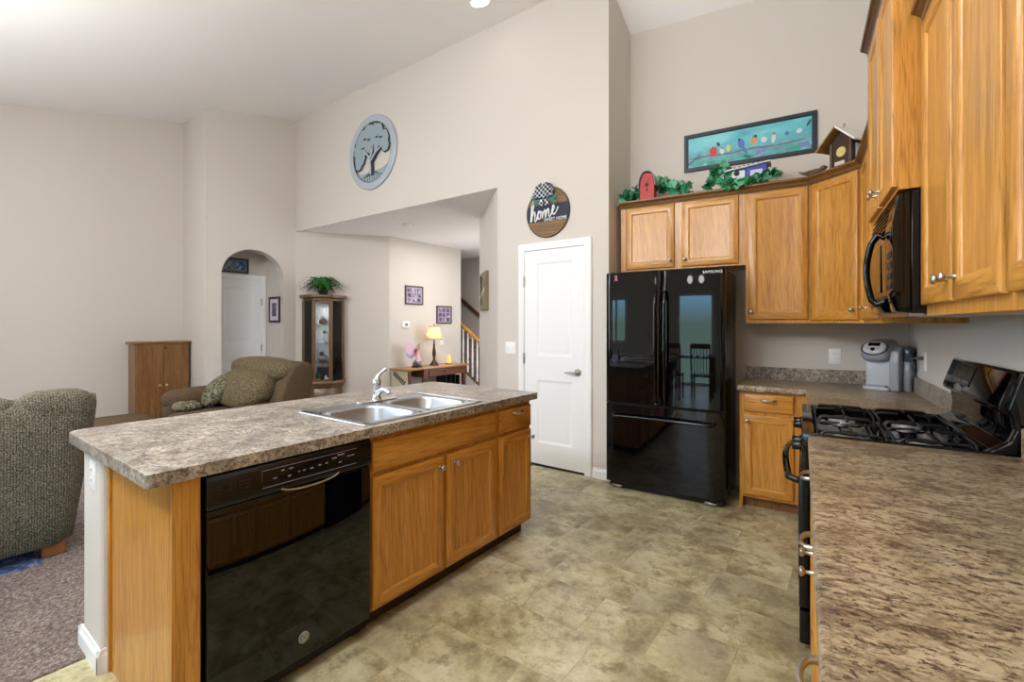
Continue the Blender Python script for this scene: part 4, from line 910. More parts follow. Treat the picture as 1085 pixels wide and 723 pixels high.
# gingham bow with greenery
m, N, L, p = new_mat('gingham_ribbon', rough=.8)
ck = N.new('ShaderNodeTexChecker'); ck.inputs['Scale'].default_value = 44; ck.inputs['Color1'].default_value = srgb(26, 36, 66); ck.inputs['Color2'].default_value = srgb(222, 228, 238)
L.new(coords(N, L, (1, 1, 1), False), ck.inputs['Vector']); L.new(ck.outputs[0], p.inputs['Base Color'])
bw_ = thing('ribbon_bow', 'navy and white gingham bow with green sprigs on top of the round sign', 'bow', (HC[0]-.02, 3.78, HC[1]+.12))
for k, (a, l, w) in enumerate(((2.5, .12, .075), (.65, .12, .075), (2.05, .135, .07), (1.1, .135, .07), (2.9, .10, .06), (.25, .10, .06), (1.57, .12, .06))):
    t = bmesh.new(); n = 12; rows = []
    for i in range(n+1):
        s = i/n; ph = 2*math.pi*s; rr = l*(1-math.cos(ph))/2; off = -.030-.032*math.sin(ph); ww = w*(.35+.65*math.sin(math.pi*s)**.8)/2
        c0 = Vector((rr*math.cos(a), off, rr*math.sin(a))); sd = Vector((-math.sin(a), 0, math.cos(a)))
        rows.append((t.verts.new(c0-sd*ww), t.verts.new(c0+sd*ww)))
    for r0, r1 in zip(rows, rows[1:]): t.faces.new((r0[0], r0[1], r1[1], r1[0]))
    bmesh.ops.solidify(t, geom=t.faces[:], thickness=.002)
    m2 = MB(); m2.merge(t, Matrix.Translation((HC[0]-.025, 3.800, HC[1]+.145))); m2.build('bow_loop', m, bw_, smooth=60)
for s in (-1, 1):
    m2 = MB(); m2.prism([(HC[0]-.025+s*.0, 3.775, HC[1]+.15), (HC[0]-.025+s*.03, 3.772, HC[1]+.15), (HC[0]-.025+s*.055, 3.770, HC[1]+.06), (HC[0]-.025+s*.035, 3.770, HC[1]+.072), (HC[0]-.025+s*.018, 3.772, HC[1]+.055)], (0, -.002, 0)); m2.build('ribbon_tail', m, bw_)
m2 = MB(); m2.ell((HC[0]-.025, 3.755, HC[1]+.145), (.024, .016, .022), 8); m2.build('knot', m, bw_, smooth=180)
mb = MB(); rnd = random.Random(5)
for k in range(26):
    a = rnd.choice([rnd.uniform(-.35, .5), rnd.uniform(2.7, 3.6)]); l = rnd.uniform(.09, .15); c0 = Vector((HC[0]-.025, 3.790, HC[1]+.125)); tip = c0+Vector((l*math.cos(a), rnd.uniform(-.025, -.002), l*math.sin(a)))
    for j in range(7):
        q = c0.lerp(tip, .35+.1*j); b_ = a+(.7 if j % 2 else -.7); mb.tube([q, q+Vector((.022*math.cos(b_), 0, .022*math.sin(b_)))], [.004, .001], 4)
    mb.tube([c0, tip], .002, 4)
mb.build('sprigs', plain('eucalyptus', 96, 150, 140, .6), bw_, smooth=0)

# round tree plaque
TC = (-5.035, 3.565); TR = .475
tp = thing('tree_plaque', 'round pale blue metal wall plaque of a spreading tree on the high wall', 'wall art', (TC[0], 3.813, TC[1]-TR))
PALE = plain('pale_blue_metal', 176, 186, 198, .45, .15); TBL = plain('tree_blue', 150, 168, 178, .5, .1); OUT_ = plain('dark_outline', 40, 46, 56, .6)
mb = MB(); n = 56
t = bmesh.new(); L_ = []
for r, d in ((TR, .006), (TR, .022), (TR-.012, .030), (TR-.085, .030), (TR-.095, .022), (TR-.095, .006)):
    L_.append([t.verts.new(PA(TC[0]+r*math.cos(2*math.pi*i/n), TC[1]+r*math.sin(2*math.pi*i/n), d)) for i in range(n)])
for a, b in zip(L_, L_[1:]+L_[:1]): bridge(t, a, b)
bmesh.ops.recalc_face_normals(t, faces=t.faces); mb.merge(t); mb.build('ring', PALE, tp, smooth=30)
mb = MB(); mb.tube([PA(TC[0]+(TR-.092)*math.cos(2*math.pi*i/n), TC[1]+(TR-.092)*math.sin(2*math.pi*i/n), .018) for i in range(n)], .009, 6, True); mb.build('inner_edge', OUT_, tp)
def cloud(mb, blobs, d, th, grow=0.0):
    for bi_, (u, z, r) in enumerate(blobs):
        d = d+.0004; k = 22; mb.prism([PA(TC[0]+u+(r+grow)*(1+.06*math.cos(7*a))*math.cos(a), TC[1]+z+(r+grow)*(1+.06*math.cos(7*a))*math.sin(a), d) for a in [2*math.pi*i/k for i in range(k)]], (0, -th, 0))
crown = [(-.20, .20, .13), (-.06, .24, .13), (.10, .22, .13), (.22, .13, .11), (-.27, .07, .10), (-.24, -.04, .10), (.27, .03, .07), (.02, .12, .14), (-.12, .12, .13), (-.27, -.12, .065)]
mb = MB(); cloud(mb, crown, .012, .004, .014); ou = mb.build('crown_outline', OUT_, tp, smooth=0)
mb = MB(); cloud(mb, crown, .020, .004); mb.build('crown', TBL, tp, smooth=0)
mb = MB()
for u, z in ((-.13, .19), (-.05, .17), (.11, .17), (.19, .15), (.02, .06), (-.17, .08)): mb.prism([PA(TC[0]+u+.035*math.cos(a), TC[1]+z+.012*math.sin(a), .0278) for a in [2*math.pi*i/10 for i in range(10)]], (0, -.002, 0))
mb.build('crown_gap', OUT_, ou, smooth=0)
def branch(mb, pts, rr): mb.tube([PA(TC[0]+u, TC[1]+z, .027) for u, z in pts], [min(r, .022) for r in rr], 8)
mb = MB(); br_ = [([(0, -.29), (.0, -.2), (-.01, -.12), (-.03, -.05)], [.055, .035, .03, .03]), ([(-.02, -.08), (-.10, .0), (-.16, .06)], [.026, .018, .008]), ([(-.02, -.08), (.02, .0), (.03, .10)], [.026, .018, .008]), ([(-.01, -.12), (.09, -.02), (.19, .03)], [.024, .016, .007])]
for a, b in br_: branch(mb, a, b)
mb.build('trunk', PALE, tp, smooth=60)
mb = MB()
for a, b in br_: branch(mb, [(u+.018, z-.008) for u, z in a], [r*.98 for r in b])
for v in mb.bm.verts: v.co.y += .004
mb.build('trunk_shadow_edge', OUT_, ou, smooth=60)
mb = MB(); gr = [(.375*math.cos(a), .375*math.sin(a)) for a in [R(-148)+R(116)*i/16 for i in range(17)]]+[(.20, -.235), (.08, -.245), (0, -.225), (-.1, -.245), (-.24, -.25)]
mb.prism([PA(TC[0]+u, TC[1]+z, .014) for u, z in gr], (0, -.006, 0)); gd = mb.build('ground', TBL, tp, smooth=0)
mb = MB()
for k in range(9): mb.tube([PA(TC[0]-.02+.01*k, TC[1]-.255, .021), PA(TC[0]-.20+.05*k, TC[1]-.31, .021), PA(TC[0]-.16+.042*k, TC[1]-.365, .021)], .004, 5)
mb.build('root_line', OUT_, gd, smooth=0)
# smoke detector and recessed lamp
sd = MB(); sd.lathe([(.07, 2.768), (.07, 2.752), (.058, 2.738), (.03, 2.734), (0, 2.734)], (-5.15, 4.50, 0), 28); sd.lathe([(.012, 2.735), (.012, 2.731), (0, 2.731)], (-5.15, 4.50, 0), 12)
tag(sd.build('smoke_detector', PLATE, base=(-5.15, 4.50, 2.734)), 'white round smoke detector on the hall ceiling', 'smoke detector')
zc = ZC(3.33)
SLP = math.atan(.22)
dl = thing('recessed_light', 'lit round ceiling lamp at the top of the picture on the sloped ceiling', 'lamp', (-2.83, 3.33, zc))
Mt = Matrix.Translation((-2.83, 3.33, zc)) @ Matrix.Rotation(SLP, 4, 'X')
mb = MB(); mb.lathe([(.105, .002), (.105, -.008), (.085, -.012), (.080, -.004)], (0, 0, 0), 32, M=Mt); mb.build('trim_ring', TRIM, dl)
mb = MB(); mb.lathe([(.08, -.003), (.06, -.020), (.03, -.028), (0, -.030)], (0, 0, 0), 28, M=Mt); mb.build('lens', BULB, dl, smooth=180)

# ------------------------------------------------------------------ the hall
def frame_pic(o, P, u0, u1, z0, z1, fm, mats, cells, fw=.025, mat_w=0.0, depth=.022, matcol=None):
    mb = MB(); q = lambda k, d: (u0+k, u1-k, z0+k, z1-k, d)
    mb.rectloops(P, [q(0, 0), q(0, depth-.003), q(.003, depth), q(fw-.004, depth-.002), q(fw, depth-.010)]); mb.build('frame', fm, o)
    mb = MB(); mb.rectloops(P, [q(fw-.004, depth-.016), q(fw-.004, depth-.0095)])
    mb.m = 1
    for (a0, a1, b0, b1, mi) in cells:
        U = lambda t: u0+fw+(u1-u0-2*fw)*t; Z = lambda t: z0+fw+(z1-z0-2*fw)*t
        mb.m = mi; P4 = [P(U(a0), Z(b0), depth-.0094), P(U(a1), Z(b0), depth-.0094), P(U(a1), Z(b1), depth-.0094), P(U(a0), Z(b1), depth-.0094)]
        mb.face(P4)
    mb.m = 0; mb.build('photo_sheet', mats, o, smooth=0)
FW = plain('dark_wood_frame', 66, 50, 46, .45); BLK = plain('black_frame', 28, 26, 30, .4)
def photo(name, a, b, c):
    m, N, L, p = new_mat(name, rough=.4); n = noise(N, L, coords(N, L, (1, 1, 1)), 26, 4, .6, .4)
    L.new(ramp(N, L, n, [(.36, srgb(*a)), (.5, srgb(*b)), (.64, srgb(*c))]), p.inputs['Base Color']); return m
PH1 = photo('photo_mauve', (58, 46, 78), (128, 112, 148), (206, 190, 204)); PH2 = photo('photo_dark', (26, 24, 44), (70, 60, 96), (150, 130, 140)); MATP = plain('lilac_mount', 168, 158, 182, .6)
def collage(seed):
    rnd = random.Random(seed); out = []
    for i in range(3):
        for j in range(3):
            out.append((.06+.31*i, .06+.31*i+.24, .06+.31*j, .06+.31*j+.25, 1 if rnd.random() < .55 else 2))
    return out
PH = plane((-6.08, 0, 0), (0, 1, 0), (1, 0, 0))
o = thing('collage_frame', 'dark framed photo collage above the thermostat, the left one of the pair', 'picture frame', (-6.08, 5.43, 1.69)); frame_pic(o, PH, 5.235, 5.630, 1.69, 2.005, FW, [MATP, PH1, PH2], collage(1))
o = thing('collage_frame', 'dark framed photo collage behind the lit lamp, nearest the stairs', 'picture frame', (-6.08, 6.14, 1.37)); frame_pic(o, PH, 5.955, 6.335, 1.368, 1.688, FW, [MATP, PH1, PH2], collage(2))
th = thing('thermostat', 'small white thermostat with dark screen on the hall wall', 'thermostat', (-6.08, 5.24, 1.35))
mb = MB(); q = lambda u0, u1, z0, z1, d: (u0, u1, z0, z1, d); mb.rectloops(PH, [q(5.17, 5.32, 1.295, 1.405, 0), q(5.17, 5.32, 1.295, 1.405, .018), q(5.178, 5.312, 1.303, 1.397, .024)]); mb.build('case', PLATE, th)
mb = MB(); mb.rectloops(PH, [q(5.22, 5.285, 1.33, 1.375, .022), q(5.22, 5.285, 1.33, 1.375, .0255)]); mb.build('screen', plain('lcd_grey', 84, 92, 90, .2), th)
outlet('white wall plate on the hall wall behind the lamp stem', PH, 6.09, 1.05, (-6.08, 6.09, 1.05), 'A', w=.10, h=.13)
# console table
CTX0, CTX1, CTY0, CTY1, CTZ = -6.06, -5.66, 4.93, 6.30, .655
tb = thing('console_table', 'brown wooden console table with a leaf-painted end under the collage frames', 'table', (-5.86, 5.6, .008))
CRM = plain('cream_paint', 196, 186, 160, .6)
mb = MB(); mb.box(CTX0, CTX1+.02, CTY0-.03, CTY1+.03, CTZ-.03, CTZ, .005, 2); mb.build('tabletop', oak('honey_top', 'y', srgb(196, 150, 96), srgb(178, 130, 78), srgb(150, 104, 58), .3), tb)
mb = MB(); mb.box(CTX0+.01, CTX1-.01, CTY0+.35, CTY1-.02, CTZ-.16, CTZ-.03); mb.build('apron', WALNY, tb)
mb = MB(); mb.box(CTX1-.012, CTX1+.004, CTY0+.46, CTY1-.25, CTZ-.145, CTZ-.045, .003, 1); dw_ = mb.build('drawer', WALNY, tb)
mb = MB(); mb.lathe([(.006, 0), (.006, .012), (.016, .018), (.012, .026), (0, .028)], (CTX1+.003, 5.72, CTZ-.09), 14, 'x'); mb.build('knob', BLACKM, dw_)
mb = MB(); mb.box(CTX0+.01, CTX1-.02, CTY0, CTY0+.025, .05, CTZ-.03, .002, 1); eb = mb.build('end_board', CRM, tb)
for k, (x, y) in enumerate(((CTX0+.035, CTY0+.06), (CTX1-.04, CTY0+.06), (CTX0+.035, CTY1-.04), (CTX1-.04, CTY1-.04), (CTX1-.04, CTY0+.38))):
    mb = MB(); mb.box(x-.028, x+.028, y-.028, y+.028, .008, CTZ-.03, .003, 1); mb.build('leg', WALN, tb)
mb = MB(); mb.tube([(-6.0, CTY0-.003, CTZ-.06), (-5.88, CTY0-.003, CTZ-.13), (-5.72, CTY0-.003, CTZ-.22)], .004, 6)
for k in range(7):
    c0 = Vector((-5.98+.038*k, CTY0-.003, CTZ-.072-.024*k))
    for s in (-1, 1):
        a = -.5+s*1.0; e = c0+Vector((.055*math.cos(a), 0, .055*math.sin(a)))
        mb.tube([c0, c0.lerp(e, .5), e], [.002, .013, .001], 6)
mb.build('painted_leaves', plain('dark_leaf_paint', 44, 38, 30, .7), eb, smooth=0)
# dark bookcase part below table and small things
bkx = thing('book_rack', 'dark slatted rack standing under the right end of the console table', 'rack', (-5.88, 6.02, .008))
for k in range(4):
    mb = MB(); mb.box(-5.98, -5.74, 5.86+.11*k, 5.875+.11*k, .03, .46); mb.build('divider', BLACKM, bkx)
mb = MB(); mb.box(-5.99, -5.73, 5.85, 6.21, .008, .04); mb.build('base', BLACKM, bkx)
# lamp
LX, LY, LZ = -5.87, 5.70, CTZ+.001
lp = thing('table_lamp', 'lit table lamp with cream bell shade and dark turned base on the console table', 'lamp', (LX, LY, LZ))
mb = MB(); mb.lathe([(.075, 0), (.078, .012), (.068, .022), (.062, .03), (.045, .055), (.026, .085), (.020, .10), (.026, .112), (.018, .125), (.024, .15), (.032, .19), (.030, .24), (.020, .30), (.015, .34), (.021, .355), (.013, .37), (.012, .40), (.016, .41), (.009, .42), (.009, .47), (0, .47)], (LX, LY, LZ), 24); mb.build('base', BRASSD, lp, smooth=60)
mb = MB(); pr = [(.150, .445), (.140, .46), (.118, .53), (.102, .60), (.092, .665)]
t = bmesh.new(); k = 32; L_ = [[t.verts.new((LX+r*math.cos(2*math.pi*i/k), LY+r*math.sin(2*math.pi*i/k), LZ+z)) for i in range(k)] for r, z in pr]
for a, b in zip(L_, L_[1:]): bridge(t, a, b)
mb.merge(t)
m, N, L, p = new_mat('cream_shade', srgb(246, 214, 160), .8)
tr = N.new('ShaderNodeBsdfTranslucent'); tr.inputs[0].default_value = srgb(252, 226, 180); ms = N.new('ShaderNodeMixShader'); ms.inputs[0].default_value = .6
L.new(p.outputs[0], ms.inputs[1]); L.new(tr.outputs[0], ms.inputs[2]); L.new(ms.outputs[0], N['Material Output'].inputs[0]); CSH = m
so = mb.build('lamp_shade', CSH, lp, smooth=180)
for r, z in ((.151, .446), (.093, .664)):
    mb = MB(); mb.tube([(LX+r*math.cos(2*math.pi*i/32), LY+r*math.sin(2*math.pi*i/32), LZ+z) for i in range(32)], .005, 6, True); mb.build('shade_trim', plain('bronze_trim', 120, 92, 56, .5), so)
mb = MB(); mb.tube([(LX-.09, LY, LZ+.66), (LX+.09, LY, LZ+.66)], .002, 5); mb.tube([(LX, LY, LZ+.46), (LX, LY, LZ+.69)], .003, 6); mb.lathe([(0, .71), (.010, .70), (.012, .69), (.006, .68)], (LX, LY, LZ), 12); mb.build('finial', BRASSD, lp)
mb = MB(); mb.ell((LX, LY, LZ+.55), (.028, .028, .042), 8); mb.build('bulb', BULB, lp, smooth=180)
point('table_lamp_light', (LX+.0, LY, LZ+.55), 14, .03, (1, .86, .66))
# fairy figurine
PINK = plain('wing_pink', 214, 170, 196, .4); LILAC = plain('wing_lilac', 150, 150, 206, .4); SKIN = plain('figurine_skin', 208, 160, 140, .5)
fy = thing('fairy_figurine', 'fairy figurine with large pink wings on a grey rock on the console table', 'figurine', (-5.85, 5.29, CTZ+.001))
fx, fyy, fz0 = -5.85, 5.29, CTZ+.001
mb = MB(); mb.lathe([(.085, 0), (.088, .012), (.08, .02), (0, .02)], (fx, fyy, fz0), 20); mb.build('base', BLACKM, fy)
mb = MB(); mb.puff((fx, fyy, fz0+.065), (.065, .075, .055), 2.4, 8, f=lambda p: p*(1+.14*math.sin(38*p.x+21*p.y+30*p.z))); mb.build('rock', photo('grey_rock', (60, 62, 74), (110, 112, 124), (190, 192, 200)), fy, smooth=25)
sk_ = bpy.data.meshes.new('figure')
mb = MB()
mb.tube([(fx+.02, fyy+.01, fz0+.10), (fx+.015, fyy, fz0+.15), (fx+.012, fyy, fz0+.19), (fx+.01, fyy, fz0+.225), (fx+.01, fyy, fz0+.245)], [.052, .036, .020, .024, .009], 12)
mb.ell((fx+.015, fyy, fz0+.265), (.022, .020, .026), 10)
mb.tube([(fx+.012, fyy+.022, fz0+.225), (fx+.03, fyy+.05, fz0+.20), (fx+.055, fyy+.045, fz0+.185)], [.009, .007, .005], 8)
mb.tube([(fx+.012, fyy-.022, fz0+.225), (fx+.035, fyy-.04, fz0+.195), (fx+.06, fyy-.02, fz0+.18)], [.009, .007, .005], 8)
mb.tube([(fx+.04, fyy+.02, fz0+.115), (fx+.08, fyy+.025, fz0+.10), (fx+.085, fyy+.03, fz0+.03)], [.016, .012, .006], 8)
mb.build('figure', SKIN, fy, smooth=60)
mb = MB(); mb.tube([(fx+.022, fyy+.008, fz0+.095), (fx+.018, fyy, fz0+.15), (fx+.014, fyy, fz0+.195)], [.062, .043, .025], 14); mb.build('dress', PINK, fy, smooth=60)
mb = MB(); mb.ell((fx+.004, fyy, fz0+.275), (.027, .026, .03), 10); mb.tube([(fx-.01, fyy, fz0+.28), (fx-.022, fyy+.01, fz0+.22), (fx-.018, fyy+.015, fz0+.17)], [.02, .018, .006], 8); mb.build('hair', plain('brown_hair', 130, 92, 74, .7), fy, smooth=60)
for a, l, w, mt, nm in ((2.25, .30, .125, PINK, 'wing'), (3.0, .22, .09, LILAC, 'wing'), (1.15, .24, .065, plain('wing_tan', 170, 138, 130, .5), 'wing')):
    mb = MB(); pts = []
    for i in range(15):
        s = i/14; pts.append((s*l, w*math.sin(math.pi*s**.8)*.9))
    for i in range(13, 0, -1):
        s = i/14; pts.append((s*l, -w*math.sin(math.pi*s**.9)*.6))
    # wings are set with y as the spread, seen from +x
    mb.prism([(fx-.022, fyy+(u*math.cos(a)-v*math.sin(a)), fz0+.205+(u*math.sin(a)+v*math.cos(a))*.9) for u, v in pts], (.002, 0, 0), M=Matrix.Translation((-.004*a, 0, 0))); mb.build('wing', mt, fy, smooth=0)
sc_ = thing('salt_lamp', 'small glowing orange cone lamp on the right end of the console table', 'lamp', (-5.83, 6.02, CTZ+.001))
mb = MB(); mb.lathe([(.052, 0), (.054, .012), (.048, .018), (0, .018)], (-5.83, 6.02, CTZ+.001), 18); mb.build('base', WALN, sc_)
mb = MB(); mb.lathe([(.046, .018), (.042, .06), (.034, .12), (.024, .155), (.010, .168), (0, .168)], (-5.83, 6.02, CTZ+.001), 9); mb.build('cone', SALT, sc_, smooth=25)
# curio cabinet on the angled wall
cdir = Vector((.82, 1.107, 0)).normalized(); cn = Vector((cdir.y, -cdir.x, 0))
MC = Matrix(((cdir.x, -cn.x, 0, 0), (cdir.y, -cn.y, 0, 0), (0, 0, 1, 0), (0, 0, 0, 1)))
cw = Vector((-6.9, 3.813, 0))+cdir*.40
FR['C'] = Matrix.Translation((cw.x, cw.y, .008)) @ MC          # x along the wall, y into the wall (0 = wall face)
cc = thing('curio_cabinet', 'tall dark wood curio cabinet with glass sides on the angled hall wall', 'cabinet', (0, 0, 0), 'C')
hw, dp, hf = .285, .30, .125                                   # half width, depth, half front width
foot = [(-hw, -.002), (-hw, -.10), (-hf, -dp), (hf, -dp), (hw, -.10), (hw, -.002)]
def off(k): return [(x*(1+k/ .30), y-(k if y < -.01 else 0)) for x, y in foot]
for z0, z1, k in ((.40, .45, .0), (.45, .50, .035), (1.70, 1.745, .0), (1.745, 1.79, .05), (0, .40, -.02)):
    mb = MB(); mb.prism([(x, y, z0) for x, y in off(k)], (0, 0, z1-z0), .004, 1); mb.build('moulding' if z0 > 0 else 'base', CURIO, cc)
mb = MB(); mb.box(-hw, hw, -.014, -.002, .50, 1.70); mb.build('mirror_back', new_mat('mirror', (.92, .94, .97, 1), .26, 1)[0], cc)
for (x, y) in foot[1:5]:
    mb = MB(); mb.box(x-.018, x+.018, y-.012, y+.022, .50, 1.70, .002, 1); mb.build('post', CURIO, cc)
for s in (-1, 1):
    mb = MB(); mb.box(s*hw-.012, s*hw+.012, -.10, -.002, .50, 1.70); mb.build('rear_post', CURIO, cc)
dr_ = MB()
for (u0, u1, z0, z1) in ((-hf+.012, hf-.012, .50, .53), (-hf+.012, hf-.012, 1.665, 1.70), (-hf+.012, -hf+.034, .50, 1.70), (hf-.034, hf-.012, .50, 1.70)): dr_.box(u0, u1, -dp-.008, -dp+.008, z0, z1)
door_ = dr_.build('door', CURIO, cc)
mb = MB(); mb.box(-hf+.03, hf-.03, -dp-.002, -dp+.001, .53, 1.665); mb.build('glass_pane', GLASS, door_)
mb = MB(); mb.lathe([(.004, 0), (.008, .012), (.009, .018), (0, .022)], (-hf+.022, -dp-.008, 1.18), 10, '-y'); mb.build('knob', BRASSD, door_)
for s in (-1, 1):
    a = Vector((s*hf, -dp)); b = Vector((s*hw, -.10)); d_ = (b-a).normalized(); nn_ = Vector((d_.y, -d_.x))*.002
    a2 = a+d_*.015; b2 = b-d_*.015
    mb = MB(); mb.prism([(a2.x-nn_.x, a2.y-nn_.y, .50), (b2.x-nn_.x, b2.y-nn_.y, .50), (b2.x+nn_.x, b2.y+nn_.y, .50), (a2.x+nn_.x, a2.y+nn_.y, .50)], (0, 0, 1.20)); mb.build('glass_side', GLASS, cc)
for z in (.78, 1.06, 1.34):
    mb = MB(); mb.prism([(x*.93, y*.93-.008, z) for x, y in foot], (0, 0, .006)); mb.build('glass_shelf', GLASS, cc)
# things on its shelves
def blob(nm, lab, cat, x, y, z, h, m_, e=2.2, wob=.12, group=None):
    mb = MB(); mb.puff((x, y, z+h[2]), h, e, 8, f=lambda p: p*(1+wob*math.sin(40*p.x+33*p.y+47*p.z))); return tag(mb.build(nm, m_, base=(x, y, z), frame='C', smooth=30), lab, cat, group)
WHT = plain('white_china', 222, 222, 226, .3); DK = plain('dark_china', 74, 70, 76, .35); BRO = plain('brown_china', 104, 84, 78, .4)
def ornament(lab, x, y, z, body, head, mb_, mh, cat='ornament'):
    o = thing('ornament', lab, cat, (x, y, z), 'C')
    m1 = MB(); m1.puff((x, y, z+body[2]), body, 2.3, 8); m1.build('body', mb_, o, smooth=60)
    m1 = MB(); m1.ell((x-.01, y-.01, z+2*body[2]+head*.6), (head, head, head), 8); m1.build('head', mh, o, smooth=60); return o
ornament('brown and white ornament on the top shelf of the curio cabinet', .0, -.15, 1.347, (.06, .05, .045), .028, BRO, WHT)
ornament('pale figure ornament on the second shelf of the curio cabinet', .03, -.15, 1.067, (.035, .035, .075), .025, WHT, BRO)
ornament('grey and dark ornament on the lowest glass shelf of the curio cabinet', -.01, -.16, .787, (.075, .055, .05), .033, plain('grey_china', 128, 122, 130, .35), DK)
dbx = MB(); dbx.box(-.09, .09, -.12, -.04, .502, .70, .006, 1); tag(dbx.build('display_box', plain('navy_box', 28, 34, 56, .4), base=(0, -.08, .502), frame='C'), 'dark navy box on the floor of the curio cabinet', 'box')
gp = thing('trinket_plant', 'small green plant ornament at the bottom left of the curio cabinet', 'ornament', (-.07, -.20, .502), 'C')
mb = MB(); mb.lathe([(.03, .502), (.036, .54), (0, .54)], (-.07, -.20, 0), 14); mb.build('pot', WHT, gp)
mb = MB(); mb.puff((-.07, -.20, .575), (.055, .05, .045), 2.0, 8, f=lambda p: p*(1+.25*math.sin(90*p.x+80*p.y+70*p.z))); mb.build('leaves', FERN, gp, smooth=0)
ornament('white china ornament at the bottom right of the curio cabinet', .05, -.22, .502, (.035, .03, .028), .018, WHT, WHT)
# fern on top
fp_ = thing('potted_fern', 'green arching fern in a dark pot on top of the curio cabinet', 'plant', (0, -.16, 1.7905), 'C')
mb = MB(); mb.lathe([(.055, 1.7905), (.075, 1.86), (.078, 1.868), (.06, 1.868), (0, 1.86)], (0, -.16, 0), 20); mb.build('pot', BLACKM, fp_)
mb = MB(); rnd = random.Random(2)
for k in range(130):
    a = rnd.uniform(0, 6.283); l = rnd.uniform(.20, .36); h = rnd.uniform(.10, .25); sx = 1.0 if True else 1
    pts = [Vector((l*s*math.cos(a)*1.0, -.16+l*s*math.sin(a)*.55, 1.86+h*math.sin(min(1, s*1.25)*2.2)-.10*s*s)) for s in [i/7 for i in range(8)]]
    pts = [Vector((p.x, min(p.y, -.012), max(p.z, 1.80))) for p in pts]
    for i in range(7):
        d = (pts[i+1]-pts[i]).normalized(); s_ = d.cross(Vector((0, 0, 1)))
        s_ = s_.normalized() if s_.length > 1e-4 else Vector((1, 0, 0)); w = .046*(1-.7*i/7)
        for sg in (-1, 1):
            q = pts[i]+s_*sg*w+d*.02; q.y = min(q.y, -.008)
            mb.face([pts[i], pts[i].lerp(pts[i+1], .8), q+Vector((0, 0, -.004))])
mb.build('fronds', FERN, fp_, smooth=0)
# plank sign on the angled wall by the pantry
jd = Vector((-1.06, .957, 0)).normalized(); jn = Vector((-jd.y, jd.x, 0)); jn = jn if jn.y < 0 else -jn
PJ = plane(Vector((-3.0, 3.813, 0)), -jd, jn)            # u grows to the right as seen
o = thing('plank_sign', 'weathered wooden plank sign with a key shape on the angled wall left of the pantry', 'sign', tuple(Vector((-3.0, 3.813, 1.55))+jd*.8))
oldw = oak('weathered_plank', 'z', srgb(150, 136, 106), srgb(124, 110, 82), srgb(90, 78, 56), .8)
mb = MB()
for k in range(3): mb.rectloops(PJ, [(-1.12+.17*k, -.955+.17*k, 1.53, 1.985, 0), (-1.12+.17*k, -.955+.17*k, 1.53, 1.985, .034), (-1.117+.17*k, -.958+.17*k, 1.533, 1.982, .037)])
bd_ = mb.build('planks', oldw, o)
mb = MB(); mb.tube([PJ(-.98+.06*math.cos(2*math.pi*i/20), 1.90+.05*math.sin(2*math.pi*i/20), .039) for i in range(20)], .008, 6, True); mb.tube([PJ(-.98, 1.85, .039), PJ(-.98, 1.60, .039)], .010, 6)
for z in (1.66, 1.62): mb.tube([PJ(-.98, z, .039), PJ(-.90, z, .039)], .008, 6)
mb.build('key_motif', BLACKM, bd_)
mb = MB(); mb.prism([PJ(u, z, .037) for u, z in ((-1.08, 1.70), (-.72, 1.80), (-.70, 1.76), (-1.06, 1.66))], jn*.004); mb.build('pale_stripe', plain('pale_wash', 196, 188, 166, .8), bd_)
# stairs
st = thing('staircase', 'carpeted stairs rising behind the hall wall with a white stringer', 'stairs', (-5.6, 7.15, .008))
sl_ = .397/.574
mb = MB()
nst = 9
for k in range(nst):
    x1 = -5.20-.262*k; mb.box(x1-.262*(1 if k < nst-1 else 2), x1, 6.75, 7.595, .008, .13+.181*k-.0)
mb.build('steps', CARPET, st)
xs0, xs1 = -5.20, -7.3
zl = lambda x: .43+(-5.774-x)*sl_-.20
mb = MB(); mb.prism([(xs0, 6.70, .008), (xs0, 6.70, zl(xs0)+.02), (xs1, 6.70, zl(xs1)+.02), (xs1, 6.70, .008)], (0, .045, 0)); mb.build('stringer', TRIM, st)
mb = MB(); mb.prism([(xs0, 6.69, zl(xs0)+.02), (xs0, 6.69, zl(xs0)+.055), (-6.35, 6.69, zl(-6.35)+.055), (-6.35, 6.69, zl(-6.35)+.02)], (0, .065, 0)); mb.build('stringer_cap', MOAKZ, st)
br = thing('balustrade', 'oak handrail on white balusters at the foot of the stairs', 'railing', (-5.9, 6.72, .3))
zr = lambda x: 1.425-(x+6.278)*sl_
mb = MB(); mb.tube([(-6.30, 6.72, zr(-6.30)), (-5.30, 6.72, zr(-5.30))], .034, 12); mb.build('handrail', OAKX, br, smooth=60)
mb = MB(); mb.ell((-6.31, 6.72, zr(-6.31)+.005), (.05, .045, .055), 10); mb.build('rail_end_cap', OAKX, br, smooth=180)
for k in range(8):
    x = -6.245+.118*k; zb = zl(x)+.052; zt = zr(x)-.025; hgt = zt-zb
    mb = MB(); mb.lathe([(.019, 0), (.019, hgt*.18), (.013, hgt*.20), (.021, hgt*.24), (.015, hgt*.30), (.020, hgt*.42), (.013, hgt*.85), (.012, hgt)], (x, 6.72, zb), 10); mb.build('baluster', TRIM, br, smooth=60)
hr = thing('wall_handrail', 'dark brown handrail fixed along the stairwell wall', 'handrail', (-6.7, 7.55, 1.7))
zw = lambda x: 1.946-(x+7.009)*(.377/.538)
mb = MB(); mb.tube([(-7.6, 7.545, zw(-7.6)), (-5.6, 7.545, zw(-5.6))], .038, 12); mb.build('rail', WALN, hr, smooth=60)
for x in (-7.0, -6.0):
    mb = MB(); mb.tube([(x, 7.60, zw(x)-.06), (x, 7.56, zw(x)-.06), (x, 7.545, zw(x)-.02)], .008, 6); mb.build('bracket', BRASSD, hr)
